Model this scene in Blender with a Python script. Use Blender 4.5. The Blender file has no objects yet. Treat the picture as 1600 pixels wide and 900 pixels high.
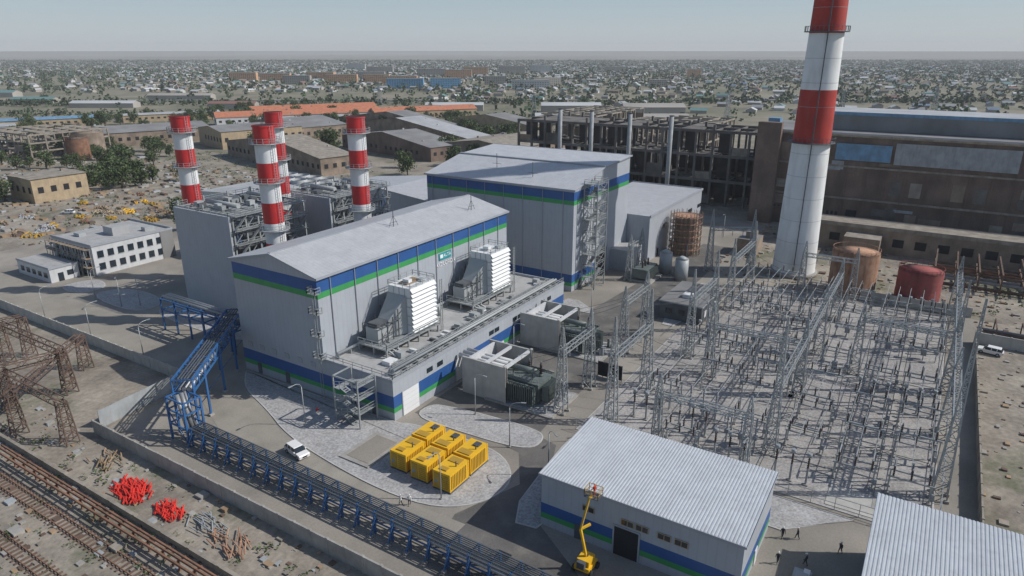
import bpy, math, random
from mathutils import Vector, Matrix
random.seed(7)
R=random.random
U=random.uniform
sc=bpy.context.scene

# ------------------------------------------------------------------ materials
MATS={}
def M(name,col,rough=.75,metal=0.0,var=.15,scale=.4,rib=None,ribaxis='xy',bump=.0,dirt=0.0,fine=0.0,dirtcol=None,ribc=.9,plain=False):
    if name in MATS: return MATS[name]
    m=bpy.data.materials.new(name); m.use_nodes=True
    nt=m.node_tree; N=nt.nodes; L=nt.links
    bs=N['Principled BSDF']
    bs.inputs['Roughness'].default_value=rough
    bs.inputs['Metallic'].default_value=metal
    MATS[name]=m
    tc=N.new('ShaderNodeTexCoord')
    nz=N.new('ShaderNodeTexNoise'); nz.inputs['Scale'].default_value=scale; nz.inputs['Detail'].default_value=1 if plain else 4
    L.new(tc.outputs['Object'],nz.inputs['Vector'])
    cr=N.new('ShaderNodeValToRGB')
    lo=[max(0,c*(1-var)) for c in col]; hi=[min(1,c*(1+var)) for c in col]
    cr.color_ramp.elements[0].position=.32; cr.color_ramp.elements[1].position=.68
    cr.color_ramp.elements[0].color=(*lo,1); cr.color_ramp.elements[1].color=(*hi,1)
    L.new(nz.outputs['Fac'],cr.inputs['Fac'])
    out=cr.outputs['Color']
    if dirt>0:
        n2=N.new('ShaderNodeTexNoise'); n2.inputs['Scale'].default_value=scale*3.3; n2.inputs['Detail'].default_value=5
        mp=N.new('ShaderNodeMapping'); mp.inputs['Scale'].default_value=(1,1,.25)
        L.new(tc.outputs['Object'],mp.inputs['Vector']); L.new(mp.outputs['Vector'],n2.inputs['Vector'])
        r2=N.new('ShaderNodeValToRGB'); r2.color_ramp.elements[0].position=.48; r2.color_ramp.elements[1].position=.72
        r2.color_ramp.elements[0].color=(0,0,0,1); r2.color_ramp.elements[1].color=(dirt,dirt,dirt,1)
        L.new(n2.outputs['Fac'],r2.inputs['Fac'])
        mx=N.new('ShaderNodeMixRGB'); mx.inputs['Color2'].default_value=(*(dirtcol or (.16,.13,.10)),1)
        L.new(r2.outputs['Color'],mx.inputs['Fac']); L.new(out,mx.inputs['Color1']); out=mx.outputs['Color']
    if fine>0:
        n3=N.new('ShaderNodeTexNoise'); n3.inputs['Scale'].default_value=3.0; n3.inputs['Detail'].default_value=3
        L.new(tc.outputs['Object'],n3.inputs['Vector'])
        mr=N.new('ShaderNodeMapRange'); mr.inputs['To Min'].default_value=1-fine; mr.inputs['To Max'].default_value=1+fine
        mr.inputs['From Min'].default_value=.3; mr.inputs['From Max'].default_value=.7
        L.new(n3.outputs['Fac'],mr.inputs['Value'])
        vm=N.new('ShaderNodeVectorMath'); vm.operation='SCALE'
        L.new(out,vm.inputs[0]); L.new(mr.outputs['Result'],vm.inputs['Scale']); out=vm.outputs['Vector']
    if rib:
        sx=N.new('ShaderNodeSeparateXYZ'); L.new(tc.outputs['Object'],sx.inputs['Vector'])
        if ribaxis=='xy':
            ad=N.new('ShaderNodeMath'); ad.operation='ADD'; L.new(sx.outputs['X'],ad.inputs[0]); L.new(sx.outputs['Y'],ad.inputs[1]); s=ad.outputs[0]
        else: s=sx.outputs[ribaxis.upper()]
        dv=N.new('ShaderNodeMath'); dv.operation='DIVIDE'; dv.inputs[1].default_value=rib; L.new(s,dv.inputs[0])
        fr=N.new('ShaderNodeMath'); fr.operation='FRACT'; L.new(dv.outputs[0],fr.inputs[0])
        gt=N.new('ShaderNodeMath'); gt.operation='LESS_THAN'; gt.inputs[1].default_value=.15; L.new(fr.outputs[0],gt.inputs[0])
        mx=N.new('ShaderNodeMixRGB'); mx.blend_type='MULTIPLY'; mx.inputs['Color2'].default_value=(ribc,ribc,ribc,1)
        L.new(gt.outputs[0],mx.inputs['Fac']); L.new(out,mx.inputs['Color1']); out=mx.outputs['Color']
    L.new(out,bs.inputs['Base Color'])
    return m
M('wall_grey',(.38,.405,.44),.5,var=.035,rib=1.1,dirt=.07,ribc=.93)
M('roof_grey',(.43,.44,.455),.5,var=.07,rib=.9,ribaxis='x',dirt=.15,ribc=.9)
M('roof_grey_y',(.49,.50,.515),.5,var=.07,rib=.9,ribaxis='y',dirt=.15,ribc=.9)
M('roof_corr',(.47,.50,.53),.4,var=.06,dirt=.15)
M('roof_flat',(.37,.37,.365),.85,var=.1,dirt=.25)
M('trim',(.33,.35,.38),.5,var=.05,plain=True)
M('blue',(.022,.088,.27),.5,var=.08,dirt=.06)
M('green',(.045,.29,.085),.5,var=.08,dirt=.06)
M('white',(.70,.71,.71),.5,var=.05,dirt=.1)
M('white_wall',(.55,.56,.57),.6,var=.06,dirt=.12)
M('white_rib',(.70,.71,.71),.5,var=.04,rib=.9,ribaxis='z')
M('duct',(.36,.38,.385),.5,var=.06,dirt=.12)
M('steel',(.33,.35,.355),.5,.3,var=.12,plain=True)
M('steel_dark',(.10,.11,.12),.6,.2,var=.2,plain=True)
M('steel_blue',(.03,.12,.30),.5,var=.15,dirt=.15)
M('pipe_grey',(.28,.29,.30),.45,.3,var=.1,plain=True)
M('insul_brown',(.05,.03,.025),.35,var=.1,plain=True)
M('insul_grey',(.25,.27,.29),.35,var=.1,plain=True)
M('trafo_green',(.14,.165,.155),.5,.1,var=.15,plain=True)
M('glass',(.02,.03,.04),.12,var=.1,plain=True)
M('dark',(.015,.015,.018),.9,var=.2,plain=True)
M('red',(.48,.02,.022),.5,var=.08,dirt=.1)
M('chim_red',(.40,.035,.025),.8,var=.15,dirt=.35,scale=.2,dirtcol=(.25,.11,.09))
M('chim_white',(.72,.73,.72),.8,var=.06,dirt=.35,scale=.15,dirtcol=(.4,.38,.35))
M('yellow',(.78,.45,.015),.5,var=.06,dirt=.1)
M('yellow_d',(.45,.27,.03),.6,var=.1)
M('concrete',(.33,.315,.29),.9,var=.15,dirt=.25,fine=.06)
M('concrete_l',(.42,.41,.38),.9,var=.12,dirt=.2)
M('concrete_old',(.27,.24,.20),.95,var=.25,dirt=.4)
M('kerb',(.46,.45,.43),.9,var=.1,plain=True)
M('gravel',(.36,.355,.35),.95,var=.12,scale=.15,dirt=.15,fine=.3)
M('gravel_y',(.32,.305,.29),.95,var=.16,scale=.08,fine=.3,dirt=.25)
M('paving',(.27,.245,.21),.92,var=.22,scale=.06,fine=.09,dirt=.45,dirtcol=(.18,.165,.145))
M('road_dusty',(.29,.265,.225),.92,var=.15,scale=.09,fine=.06,dirt=.4,dirtcol=(.19,.175,.15))
M('asphalt',(.12,.113,.105),.9,var=.28,scale=.1,fine=.1,dirt=.55,dirtcol=(.23,.21,.18))
M('brick',(.175,.125,.10),.95,var=.3,scale=.12,dirt=.55,fine=.1,dirtcol=(.10,.08,.07))
M('brick_l',(.25,.195,.15),.95,var=.3,scale=.2,dirt=.4,fine=.1)
M('ruin',(.14,.13,.12),.95,var=.35,scale=.2,dirt=.4,fine=.1)
M('ruin_dark',(.05,.045,.045),.95,var=.35,scale=.2)
M('tan',(.40,.31,.20),.9,var=.12,dirt=.3)
M('rust',(.22,.11,.065),.9,var=.35,scale=.5,dirt=.5)
M('rust_scaf',(.23,.16,.12),.9,var=.3,scale=.5,dirt=.4)
M('rust_l',(.38,.22,.14),.85,var=.3,scale=.3,dirt=.7,dirtcol=(.17,.06,.03))
M('rust_red',(.28,.065,.06),.85,var=.2,dirt=.35)
M('rust_dk',(.13,.085,.065),.9,var=.3,plain=True)
M('orange_roof',(.46,.17,.09),.8,var=.15,dirt=.2)
M('slate',(.21,.21,.21),.85,var=.2,scale=.08,dirt=.3)
M('slate_l',(.38,.39,.40),.7,var=.12,scale=.08,dirt=.2)
M('lblue',(.14,.28,.42),.6,var=.2,dirt=.3)
M('patch',(.32,.34,.35),.8,var=.15,dirt=.3)
M('bark',(.07,.05,.035),.95,plain=True)
M('leaf_a',(.045,.075,.022),.8,var=.35,scale=.8,plain=True)
M('leaf_b',(.08,.11,.04),.8,var=.3,scale=.8,plain=True)
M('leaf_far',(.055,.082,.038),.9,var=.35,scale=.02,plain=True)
M('leaf_far_haze',(.085,.105,.07),.9,var=.25,scale=.02,plain=True)  # paler leaf for the farthest trees, distance haze put into the colour
M('teal_sign',(.02,.30,.33),.5,plain=True)
M('sign_white',(.8,.8,.8),.5,plain=True)
M('car_white',(.75,.75,.74),.25,var=.02,plain=True)
M('tyre',(.02,.02,.02),.8,plain=True)
M('wood',(.30,.21,.13),.9,var=.25,plain=True)
M('skin',(.35,.2,.13),.6,plain=True)
M('cloth_dark',(.03,.035,.05),.9,plain=True)
M('cloth_red',(.5,.04,.02),.8,plain=True)
M('helmet',(.75,.75,.72),.4,plain=True)
M('red_pipe',(.65,.04,.025),.5,var=.1,plain=True)

def link(o):
    sc.collection.objects.link(o); return o

class B:
    def __init__(s): s.v=[];s.f=[];s.m=[];s.sm=[];s.ml=[]
    def mi(s,n):
        if n not in s.ml: s.ml.append(n)
        return s.ml.index(n)
    def face(s,pts,mat,sm=False):
        i=len(s.v); s.v+= [tuple(p) for p in pts]; s.f.append(tuple(range(i,i+len(pts)))); s.m.append(s.mi(mat)); s.sm.append(sm)
    def box(s,x0,x1,y0,y1,z0,z1,mat,top=None):
        i=len(s.v)
        s.v+=[(x0,y0,z0),(x1,y0,z0),(x1,y1,z0),(x0,y1,z0),(x0,y0,z1),(x1,y0,z1),(x1,y1,z1),(x0,y1,z1)]
        k=s.mi(mat); kt=s.mi(top) if top else k
        for q,mm in (((0,3,2,1),k),((4,5,6,7),kt),((0,1,5,4),k),((1,2,6,5),k),((2,3,7,6),k),((3,0,4,7),k)):
            s.f.append(tuple(i+j for j in q)); s.m.append(mm); s.sm.append(False)
    def beam(s,p,q,w,mat,h=None):
        p=Vector(p);q=Vector(q);d=(q-p)
        if d.length<1e-6: return
        d.normalize(); h=h or w
        up=Vector((0,0,1)) if abs(d.z)<.95 else Vector((1,0,0))
        a=d.cross(up).normalized()*w/2; b=a.cross(d).normalized()*h/2
        i=len(s.v)
        for c in (p,q):
            s.v+=[tuple(c-a-b),tuple(c+a-b),tuple(c+a+b),tuple(c-a+b)]
        k=s.mi(mat)
        for f in ((0,1,5,4),(1,2,6,5),(2,3,7,6),(3,0,4,7),(3,2,1,0),(4,5,6,7)):
            s.f.append(tuple(i+j for j in f)); s.m.append(k); s.sm.append(False)
    def tube(s,p,q,r,mat,n=8,r2=None,cap=True):
        p=Vector(p);q=Vector(q);d=(q-p).normalized(); r2=r if r2 is None else r2
        up=Vector((0,0,1)) if abs(d.z)<.95 else Vector((1,0,0))
        a=d.cross(up).normalized(); b=d.cross(a).normalized()
        i=len(s.v); k=s.mi(mat)
        for c,rr in ((p,r),(q,r2)):
            for j in range(n):
                t=2*math.pi*j/n; s.v.append(tuple(c+a*math.cos(t)*rr+b*math.sin(t)*rr))
        for j in range(n):
            jj=(j+1)%n
            s.f.append((i+j,i+jj,i+n+jj,i+n+j)); s.m.append(k); s.sm.append(n>6)
        if cap:
            s.f.append(tuple(i+n+j for j in range(n))); s.m.append(k); s.sm.append(False)
            s.f.append(tuple(i+j for j in reversed(range(n)))); s.m.append(k); s.sm.append(False)
    def cyl(s,x,y,z0,z1,r,mat,n=16,r2=None,cap=True): s.tube((x,y,z0),(x,y,z1),r,mat,n,r2,cap)
    def rail(s,pts,h=1.1,mat='steel',sp=2.0,w=.06):
        for a,b in zip(pts[:-1],pts[1:]):
            a=Vector(a);b=Vector(b); n=max(1,int((b-a).length/sp))
            for i in range(n+1):
                p=a.lerp(b,i/n); s.beam(p,p+Vector((0,0,h)),w,mat)
            for hh in (h,h*.5): s.beam(a+Vector((0,0,hh)),b+Vector((0,0,hh)),w,mat)
    def lattice(s,x,y,z0,z1,wb,wt,n=8,mat='steel',lw=.14,bw=.07):
        def c(k,t):
            w=(wb+(wt-wb)*t)/2; sx,sy=((-1,-1),(1,-1),(1,1),(-1,1))[k]
            return Vector((x+sx*w,y+sy*w,z0+(z1-z0)*t))
        for k in range(4):
            s.beam(c(k,0),c(k,1),lw,mat)
            for i in range(n):
                a,b=i/n,(i+1)/n; k2=(k+1)%4
                if i%2: s.beam(c(k,a),c(k2,b),bw,mat)
                else: s.beam(c(k2,a),c(k,b),bw,mat)
                s.beam(c(k,b),c(k2,b),bw,mat)
    def truss(s,p,q,w,h,n,mat='steel',lw=.11,bw=.06):
        p=Vector(p);q=Vector(q);d=(q-p).normalized(); a=d.cross(Vector((0,0,1))).normalized()*w/2; u=Vector((0,0,h))
        cs=[(-a),(a),(a+u),(-a+u)]
        for o in cs: s.beam(p+o,q+o,lw,mat)
        for i in range(n):
            x=p.lerp(q,i/n); y=p.lerp(q,(i+1)/n)
            for k in range(4):
                o,o2=cs[k],cs[(k+1)%4]
                if i%2: s.beam(x+o,y+o2,bw,mat)
                else: s.beam(x+o2,y+o,bw,mat)
    def done(s,name,origin=None,loc=None,rot=0,parent=None):
        if origin is None and loc is None:
            xs=[p[0] for p in s.v];ys=[p[1] for p in s.v]
            origin=((min(xs)+max(xs))/2,(min(ys)+max(ys))/2,0)
        me=bpy.data.meshes.new(name)
        if origin:
            ox,oy,oz=origin; vv=[(a-ox,b-oy,c-oz) for a,b,c in s.v]
        else: vv=s.v
        me.from_pydata(vv,[],s.f)
        me.polygons.foreach_set('material_index',s.m); me.polygons.foreach_set('use_smooth',s.sm)
        for n in s.ml: me.materials.append(MATS[n])
        me.update()
        o=bpy.data.objects.new(name,me); link(o)
        o.location=origin if origin else (loc or (0,0,0)); o.rotation_euler[2]=rot
        return o
def inst(me,name,loc,rot=0,s=1):
    o=bpy.data.objects.new(name,me); link(o); o.location=loc; o.rotation_euler[2]=rot; o.scale=(s,s,s) if not isinstance(s,tuple) else s
    return o

# ------------------------------------------------------------------ ground
def ground_mat():
    m=bpy.data.materials.new('ground_soil'); m.use_nodes=True; nt=m.node_tree;N=nt.nodes;L=nt.links; bs=N['Principled BSDF']; bs.inputs['Roughness'].default_value=1
    tc=N.new('ShaderNodeTexCoord')
    def noise(s,d=5,r=.6):
        n=N.new('ShaderNodeTexNoise'); n.inputs['Scale'].default_value=s; n.inputs['Detail'].default_value=d; n.inputs['Roughness'].default_value=r
        L.new(tc.outputs['Object'],n.inputs['Vector']); return n.outputs['Fac']
    def ramp(f,a,b,c0,c1):
        r=N.new('ShaderNodeValToRGB'); r.color_ramp.elements[0].position=a; r.color_ramp.elements[1].position=b
        r.color_ramp.elements[0].color=(*c0,1); r.color_ramp.elements[1].color=(*c1,1); L.new(f,r.inputs['Fac']); return r.outputs['Color']
    def mix(f,a,b,t='MIX'):
        x=N.new('ShaderNodeMixRGB'); x.blend_type=t
        if isinstance(f,float): x.inputs['Fac'].default_value=f
        else: L.new(f,x.inputs['Fac'])
        for i,c in ((1,a),(2,b)):
            if isinstance(c,tuple): x.inputs[i].default_value=(*c,1)
            else: L.new(c,x.inputs[i])
        return x.outputs['Color']
    c=ramp(noise(.07,7,.68),.32,.68,(.16,.135,.11),(.37,.33,.27))
    veg=ramp(noise(.04,7,.68),.53,.62,(0,0,0),(.7,.7,.7))
    c=mix(veg,c,(.09,.105,.05))
    fine=ramp(noise(1.1,5,.7),.3,.7,(.70,.70,.70),(1.25,1.25,1.25))
    c=mix(1.0,c,fine,'MULTIPLY')
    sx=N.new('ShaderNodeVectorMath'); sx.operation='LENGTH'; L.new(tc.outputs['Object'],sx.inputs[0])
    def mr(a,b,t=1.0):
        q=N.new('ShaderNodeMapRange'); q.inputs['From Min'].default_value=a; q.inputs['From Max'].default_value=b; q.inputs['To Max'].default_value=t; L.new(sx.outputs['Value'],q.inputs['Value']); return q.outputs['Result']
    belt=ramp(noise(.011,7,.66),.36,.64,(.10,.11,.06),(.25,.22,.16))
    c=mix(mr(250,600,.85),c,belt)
    far_haze=ramp(noise(.0012,6,.62),.35,.65,(.14,.14,.11),(.24,.225,.19))  # greyer far soil, aerial haze mixed into the base colour by distance
    c=mix(mr(2500,6000),c,far_haze)
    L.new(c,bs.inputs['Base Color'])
    MATS['ground_soil']=m
ground_mat()
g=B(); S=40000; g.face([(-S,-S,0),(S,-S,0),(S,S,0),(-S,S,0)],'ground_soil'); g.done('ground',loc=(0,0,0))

def chaikin(p,k=2):
    for _ in range(k):
        q=[]
        for i in range(len(p)):
            a=p[i];b=p[(i+1)%len(p)]
            q+=[(a[0]*.75+b[0]*.25,a[1]*.75+b[1]*.25),(a[0]*.25+b[0]*.75,a[1]*.25+b[1]*.75)]
        p=q
    return p
def area(p): return sum(p[i][0]*p[(i+1)%len(p)][1]-p[(i+1)%len(p)][0]*p[i][1] for i in range(len(p)))/2
def sheet(name,p,z,mat,k=0):
    if area(p)<0: p=p[::-1]
    if k: p=chaikin(p,k)
    b=B(); b.face([(x,y,z) for x,y in p],mat); return b.done(name)
def island(name,p,mat='gravel',h=.14,k=2,kw=.22):
    if area(p)<0: p=p[::-1]
    if k: p=chaikin(p,k)
    n=len(p); ins=[]
    for i in range(n):
        a=Vector(p[i-1]);b=Vector(p[i]);c=Vector(p[(i+1)%n])
        t=(c-a).normalized(); nn=Vector((-t.y,t.x)); ins.append(tuple(b+nn*kw))
    b=B()
    for i in range(n):
        j=(i+1)%n
        b.face([(*p[i],0),(*p[j],0),(*p[j],h),(*p[i],h)],'kerb')
        b.face([(*p[i],h),(*p[j],h),(*ins[j],h),(*ins[i],h)],'kerb')
    b.face([(x,y,h-.02) for x,y in ins],mat)
    return b.done(name)

sheet('plant_pavement',[(-9.5,175),(-9.5,43),(-12,41.5),(-28,39.5),(-28.8,20),(-28.8,-120),(108,-120),(108,-30),(150,-26),(178,-20),(190,60),(130,130),(60,175)],.012,'paving')
sheet('dirt_strip',[(14,-84.6),(12,-120),(108,-120),(108,-84.6)],.018,'ground_soil')
sheet('asphalt_road',[(4,-1),(62,-1),(64,-5),(75,-6),(140,-10),(140,-20),(66,-21),(30,-22),(14,-22.5),(9,-23),(8,-27),(-10,-34),(-27,-60),(-27.5,-33),(-24,-26),(-14.5,-23.5),(-4,-27.5),(3,-23),(4,-17)],.024,'asphalt')
sheet('service_road',[(-8,150),(-8,46),(-10,42),(-19,20),(-20,-5),(-19,-26),(-15.5,-26),(-16,-10),(-15,3),(-13.5,12),(-9,22),(-4,34),(3,44),(4,60),(4,150)],.030,'road_dusty')
island('gravel_island',[(-1,38),(-6,32),(-9,22),(-13,12),(-15,0),(-16,-12),(-15,-21),(-10,-26),(-4,-26.5),(1,-22),(2,-15),(1,-3),(-.6,-.6),(-.6,38)])
island('gravel_island',[(3,-1.5),(3,-10),(3.5,-20),(5,-24.5),(9,-24.5),(10.5,-22),(10,-12),(9,-5),(8,-1.5)])
island('gravel_island',[(5,88),(12,86),(16,96),(14,108),(6,110)])
island('gravel_island',[(5,112),(13,112),(15,122),(5,124)])
island('gravel_island',[(7,50),(14,50),(14,84),(7,84)])
island('gravel_island',[(26,-1.5),(38,-1.5),(38,-5),(26,-5)],k=1)
island('gravel_island',[(64,-8),(72,3),(64,4),(63,-4)],k=1)
island('gravel_island',[(66,-22),(100,-20),(100,-28),(66,-27)],k=1)
island('gravel_island',[(-12,-30),(-11,-36),(6,-33.5),(13,-28),(6,-28)],k=1)
island('gravel_island',[(5.6,-33),(13,-31),(13,-70),(5.6,-62)],k=0)
island('switchyard_gravel',[(14,-27.5),(66,-27.5),(70,-32),(106,-32),(106,-79),(14,-79)],mat='gravel_y',k=0)
b=B(); b.box(-13,-4.5,-6,0,.12,.3,'concrete'); b.box(-12.2,-5.3,-5.2,-.8,.3,.34,'paving'); b.done('concrete_pad')
b=B(); b.box(14.6,20,-79,-66,.12,.2,'concrete_l'); b.done('concrete_slab')

# ------------------------------------------------------------------ hall 1
def bands_x(b,x,y0,y1,z,side,hs):
    for z0,z1,m in hs:
        b.box(min(x,x+side*.03),max(x,x+side*.03),y0,y1,z+z0,z+z1,m)
def bands_y(b,y,x0,x1,z,side,hs):
    for z0,z1,m in hs:
        b.box(x0,x1,min(y,y+side*.03),max(y,y+side*.03),z+z0,z+z1,m)
b=B()
L1=61.0
prof=[(16.2,0),(39,0),(39,23),(27.6,25.6),(16.2,23)]
b.face([(0,y,z) for y,z in prof][::-1],'wall_grey'); b.face([(L1,y,z) for y,z in prof],'wall_grey')
b.face([(0,16.2,0),(L1,16.2,0),(L1,16.2,23),(0,16.2,23)],'wall_grey'); b.face([(0,39,0),(0,39,23),(L1,39,23),(L1,39,0)],'wall_grey')
ov=.45
for (ya,za,yb,zb) in ((16.2-ov,22.95,27.6,25.7),(27.6,25.7,39+ov,22.95)):
    b.face([(-ov,ya,za),(L1+ov,ya,za),(L1+ov,yb,zb),(-ov,yb,zb)],'roof_grey')
    b.face([(-ov,ya,za-.3),(-ov,yb,zb-.3),(L1+ov,yb,zb-.3),(L1+ov,ya,za-.3)],'trim')
    b.face([(-ov,ya,za-.3),(-ov,ya,za),(-ov,yb,zb),(-ov,yb,zb-.3)],'trim')
    b.face([(L1+ov,ya,za-.3),(L1+ov,yb,zb-.3),(L1+ov,yb,zb),(L1+ov,ya,za)],'trim')
for ya in (16.2-ov,39+ov): b.beam((-ov,ya,22.8),(L1+ov,ya,22.8),.25,'trim',.35)
b.box(-.2,L1+.2,27.3,27.9,25.66,25.8,'trim')
TB=[(-2.9,-.7,'blue'),(-4.0,-2.9,'green')]; BB=[(2.4,4.6,'blue'),(1.5,2.4,'green')]
bands_y(b,16.2,-.03,L1+.03,23,-1,TB); bands_x(b,0,16.2,39,23,-1,TB); bands_x(b,0,0,39,0,-1,BB); bands_x(b,L1,16.2,39,23,1,TB)
b.box(0,L1,0,16.2,0,7.2,'wall_grey','roof_flat')
b.box(-.08,L1+.08,-.08,.25,7.2,7.75,'trim'); b.box(-.08,.25,.25,16.2,7.2,7.75,'trim'); b.box(L1-.25,L1+.08,.25,16.2,7.2,7.75,'trim')
bands_y(b,0,-.03,L1+.03,0,-1,BB)
bands_x(b,L1,0,16.2,0,1,BB)
for x0,x1,h in ((2.2,6.4,4.6),(17.5,21,4.6),(25,26.2,2.3),(43.5,47.5,4.6),(33,34.2,2.3),(56,57.2,2.3)):
    b.box(x0-.15,x1+.15,-.12,-.035,0,h+.15,'trim'); b.box(x0,x1,-.16,-.125,.05,h,'white_rib')
for x in (9,12,29,31,38,40,50,53): b.box(x,x+1.6,-.1,-.035,5.3,6.2,'glass')
for y in (4,9,26,34): b.box(-.1,-.035,y,y+1.1,0.1,2.3,'steel_dark')
for y in (18.5,22,25.5,29,32.5,36): b.box(-.1,-.035,y,y+1.2,5.4,6.4,'trim')
for x in range(3,61,6): b.cyl(x,16.05,7.3,22.7,.09,'trim',6)
for x,y in ((29,24),(53,21)):
    z=23+ (y-16.2)*.228
    b.beam((x,y,z),(x,y,z+4),.12,'steel_dark'); b.beam((x-1.2,y,z+1),(x+1.2,y,z+1),.08,'steel_dark'); b.beam((x,y,z+2.5),(x-1.5,y,z),.06,'steel_dark'); b.beam((x,y,z+2.5),(x+1.5,y,z),.06,'steel_dark')
for z in (8,12.2,16.5,20.2):
    b.box(-1.3,-.04,15.4,17.4,z,z+.1,'steel'); b.rail([(-.05,15.4,z+.1),(-1.3,15.4,z+.1),(-1.3,17.4,z+.1),(-.05,17.4,z+.1)],1.1,'steel',1.0,.1)
for e in (15.8,16.4): b.beam((-1.0,e,.2),(-1.0,e,21),.08,'steel')
b.rail([(.1,.1,7.75),(L1-.1,.1,7.75)],1.0,'steel',2.2,.09)
b.rail([(.1,16,7.75),(.1,.1,7.75)],1.0,'steel',2.2,.09)
for y,r,z in ((1.6,.25,8.3),(2.3,.16,8.3),(14.8,.28,8.2)):
    b.tube((2,y,z),(L1-1,y,z),r,'duct',8)
for x in range(2,60,3):
    b.box(x,x+.2,1.2,2.7,7.2,8.05,'steel'); b.box(x,x+.2,14.4,15.3,7.2,7.95,'steel')
b.truss((4,3.3,7.6),(60,3.3,7.6),.8,.6,28,'steel',.12,.07)
for x in (8,31,34,57): b.box(x,x+1.2,5,6.4,7.2,8.4,'duct')
for i in range(24):
    x=U(1,59); b.box(x,x+U(.4,1.5),U(4,5),U(5.3,6.5),7.2,7.2+U(.3,.9),random.choice(['duct','steel_dark','white','steel']))
hall=b.done('turbine_hall',origin=(30,20,0))
def filt(x,top):
    b=B()
    b.box(x,x+7.2,8,13.4,8.9,18,'white')
    for i in range(10):
        z=9.2+i*.88
        b.face([(x-.02,8,z+.75),(x+7.22,8,z+.75),(x+7.22,7.45,z+.1),(x-.02,7.45,z+.1)],'white')
        b.face([(x-.02,7.45,z+.1),(x+7.22,7.45,z+.1),(x+7.22,8,z+.05),(x-.02,8,z+.05)],'duct')
        for e in (x-.02,x+7.22): b.face([(e,8,z+.75),(e,7.45,z+.1),(e,8,z+.05)],'duct')
    for k in range(1,4): b.box(x-.06,x,8+k*1.35-.06,8+k*1.35+.06,8.9,18,'duct')
    for k in range(1,5): b.box(x-.08,x-.06,8,13.4,8.9+k*1.8,9+k*1.8,'duct')
    A=[(x+.3,13.4,9.2),(x+6.9,13.4,9.2),(x+6.9,13.4,17.6),(x+.3,13.4,17.6)]
    C=[(x+1.8,16.1,9.6),(x+5.4,16.1,9.6),(x+5.4,16.1,13.8),(x+1.8,16.1,13.8)]
    for i in range(4): j=(i+1)%4; b.face([A[i],A[j],C[j],C[i]],'duct')
    b.box(x-6.5,x-.1,10.6,13.6,8.9,11.6,'duct'); b.box(x-6.2,x-2,11,13.3,11.6,12.4,'steel_dark')
    A=[(x-.1,9,9),(x-.1,13.4,9),(x-.1,13.4,16.5),(x-.1,9,16.5)]; C=[(x-3.4,10.8,9),(x-3.4,13.4,9),(x-3.4,13.4,12.2),(x-3.4,10.8,12.2)]
    for i in range(4): j=(i+1)%4; b.face([A[i],A[j],C[j],C[i]],'duct')
    b.face(C,'duct')
    for k in range(5):
        xx=x-.4-k*1.5; b.beam((xx,9.6,8.9),(xx,9.6,15.5-k*1.1),.16,'steel_dark'); b.beam((xx,14,8.9),(xx,14,15.5-k*1.1),.16,'steel_dark'); b.beam((xx,9.6,12),(xx,14,12),.14,'steel_dark')
    for zz in (10.4,12.4): b.beam((x-6.6,9.6,zz),(x-.3,9.6,zz),.14,'steel_dark')
    b.beam((x-6.4,9.6,8.9),(x-.3,9.6,14.5),.12,'steel_dark')
    b.box(x-8,x+7.6,7.3,14.4,8.55,8.8,'steel')
    for xx in range(-8,8,3):
        for yy in (7.4,10.5,14.2): b.beam((x+xx+.1,yy,7.2),(x+xx+.1,yy,8.6),.3,'steel')
    b.rail([(x-8,14.3,8.8),(x-8,7.3,8.8),(x+7.6,7.3,8.8)],1.1,'steel',1.5,.09)
    b.rail([(x,8,18),(x+7.2,8,18),(x+7.2,13.4,18),(x,13.4,18),(x,8,18)],1.0,'steel',1.5,.08)
    if top: b.box(x+1.5,x+5.5,10,12,18,18.3,'wood')
    b.box(x+2,x+3,10,11.5,18.3,18.9,'white'); b.box(x+4.5,x+5.6,9,10,18,18.6,'duct')
    b.beam((x+7.6,7,7.2),(x+7.6,7,18),.12,'steel'); b.beam((x+8.2,7,7.2),(x+8.2,7,18),.12,'steel')
    for i in range(18): b.beam((x+7.6,7,7.5+i*.6),(x+8.2,7,7.5+i*.6),.07,'steel')
    for i in range(3): b.tube((x-7+i,10,9.1),(x-7+i,6,7.6),.2,'duct')
    b.tube((x+7.5,12.5,9.5),(x+14,12.5,9.5),.35,'duct',10); b.tube((x+14,12.5,9.5),(x+14,12.5,7.3),.35,'duct',10)
    return b.done('air_intake_filter')
filt(14.8,True); filt(41.8,False)
def text(name,body,size,loc,rot,mat,parent=None):
    cu=bpy.data.curves.new(name,'FONT'); cu.body=body; cu.size=size; cu.extrude=.02; cu.align_x='CENTER'; cu.align_y='CENTER'
    cu.materials.append(MATS[mat]); o=bpy.data.objects.new(name,cu); link(o); o.location=loc; o.rotation_euler=rot
    if parent:
        o.parent=parent; o.matrix_parent_inverse=parent.matrix_world.inverted()
    return o
b=B(); b.box(34,38.2,16.02,16.1,17.3,18.85,'teal_sign'); b.box(34.3,35.2,15.99,16.018,17.7,18.5,'sign_white'); s=b.done('company_sign')
bpy.context.view_layer.update()
text('sign_lettering','ALTA',1.1,(36.7,16.0,18.1),(math.pi/2,0,0),'sign_white',s)
text('sign_city','KIZILORDA',1.3,(36.3,16.08,16.3),(math.pi/2,0,0),'sign_white',s)
b=B()
for x in (-5.2,-1):
    for y in (3,8.5): b.beam((x,y,0),(x,y,8.6),.22,'steel')
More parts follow.
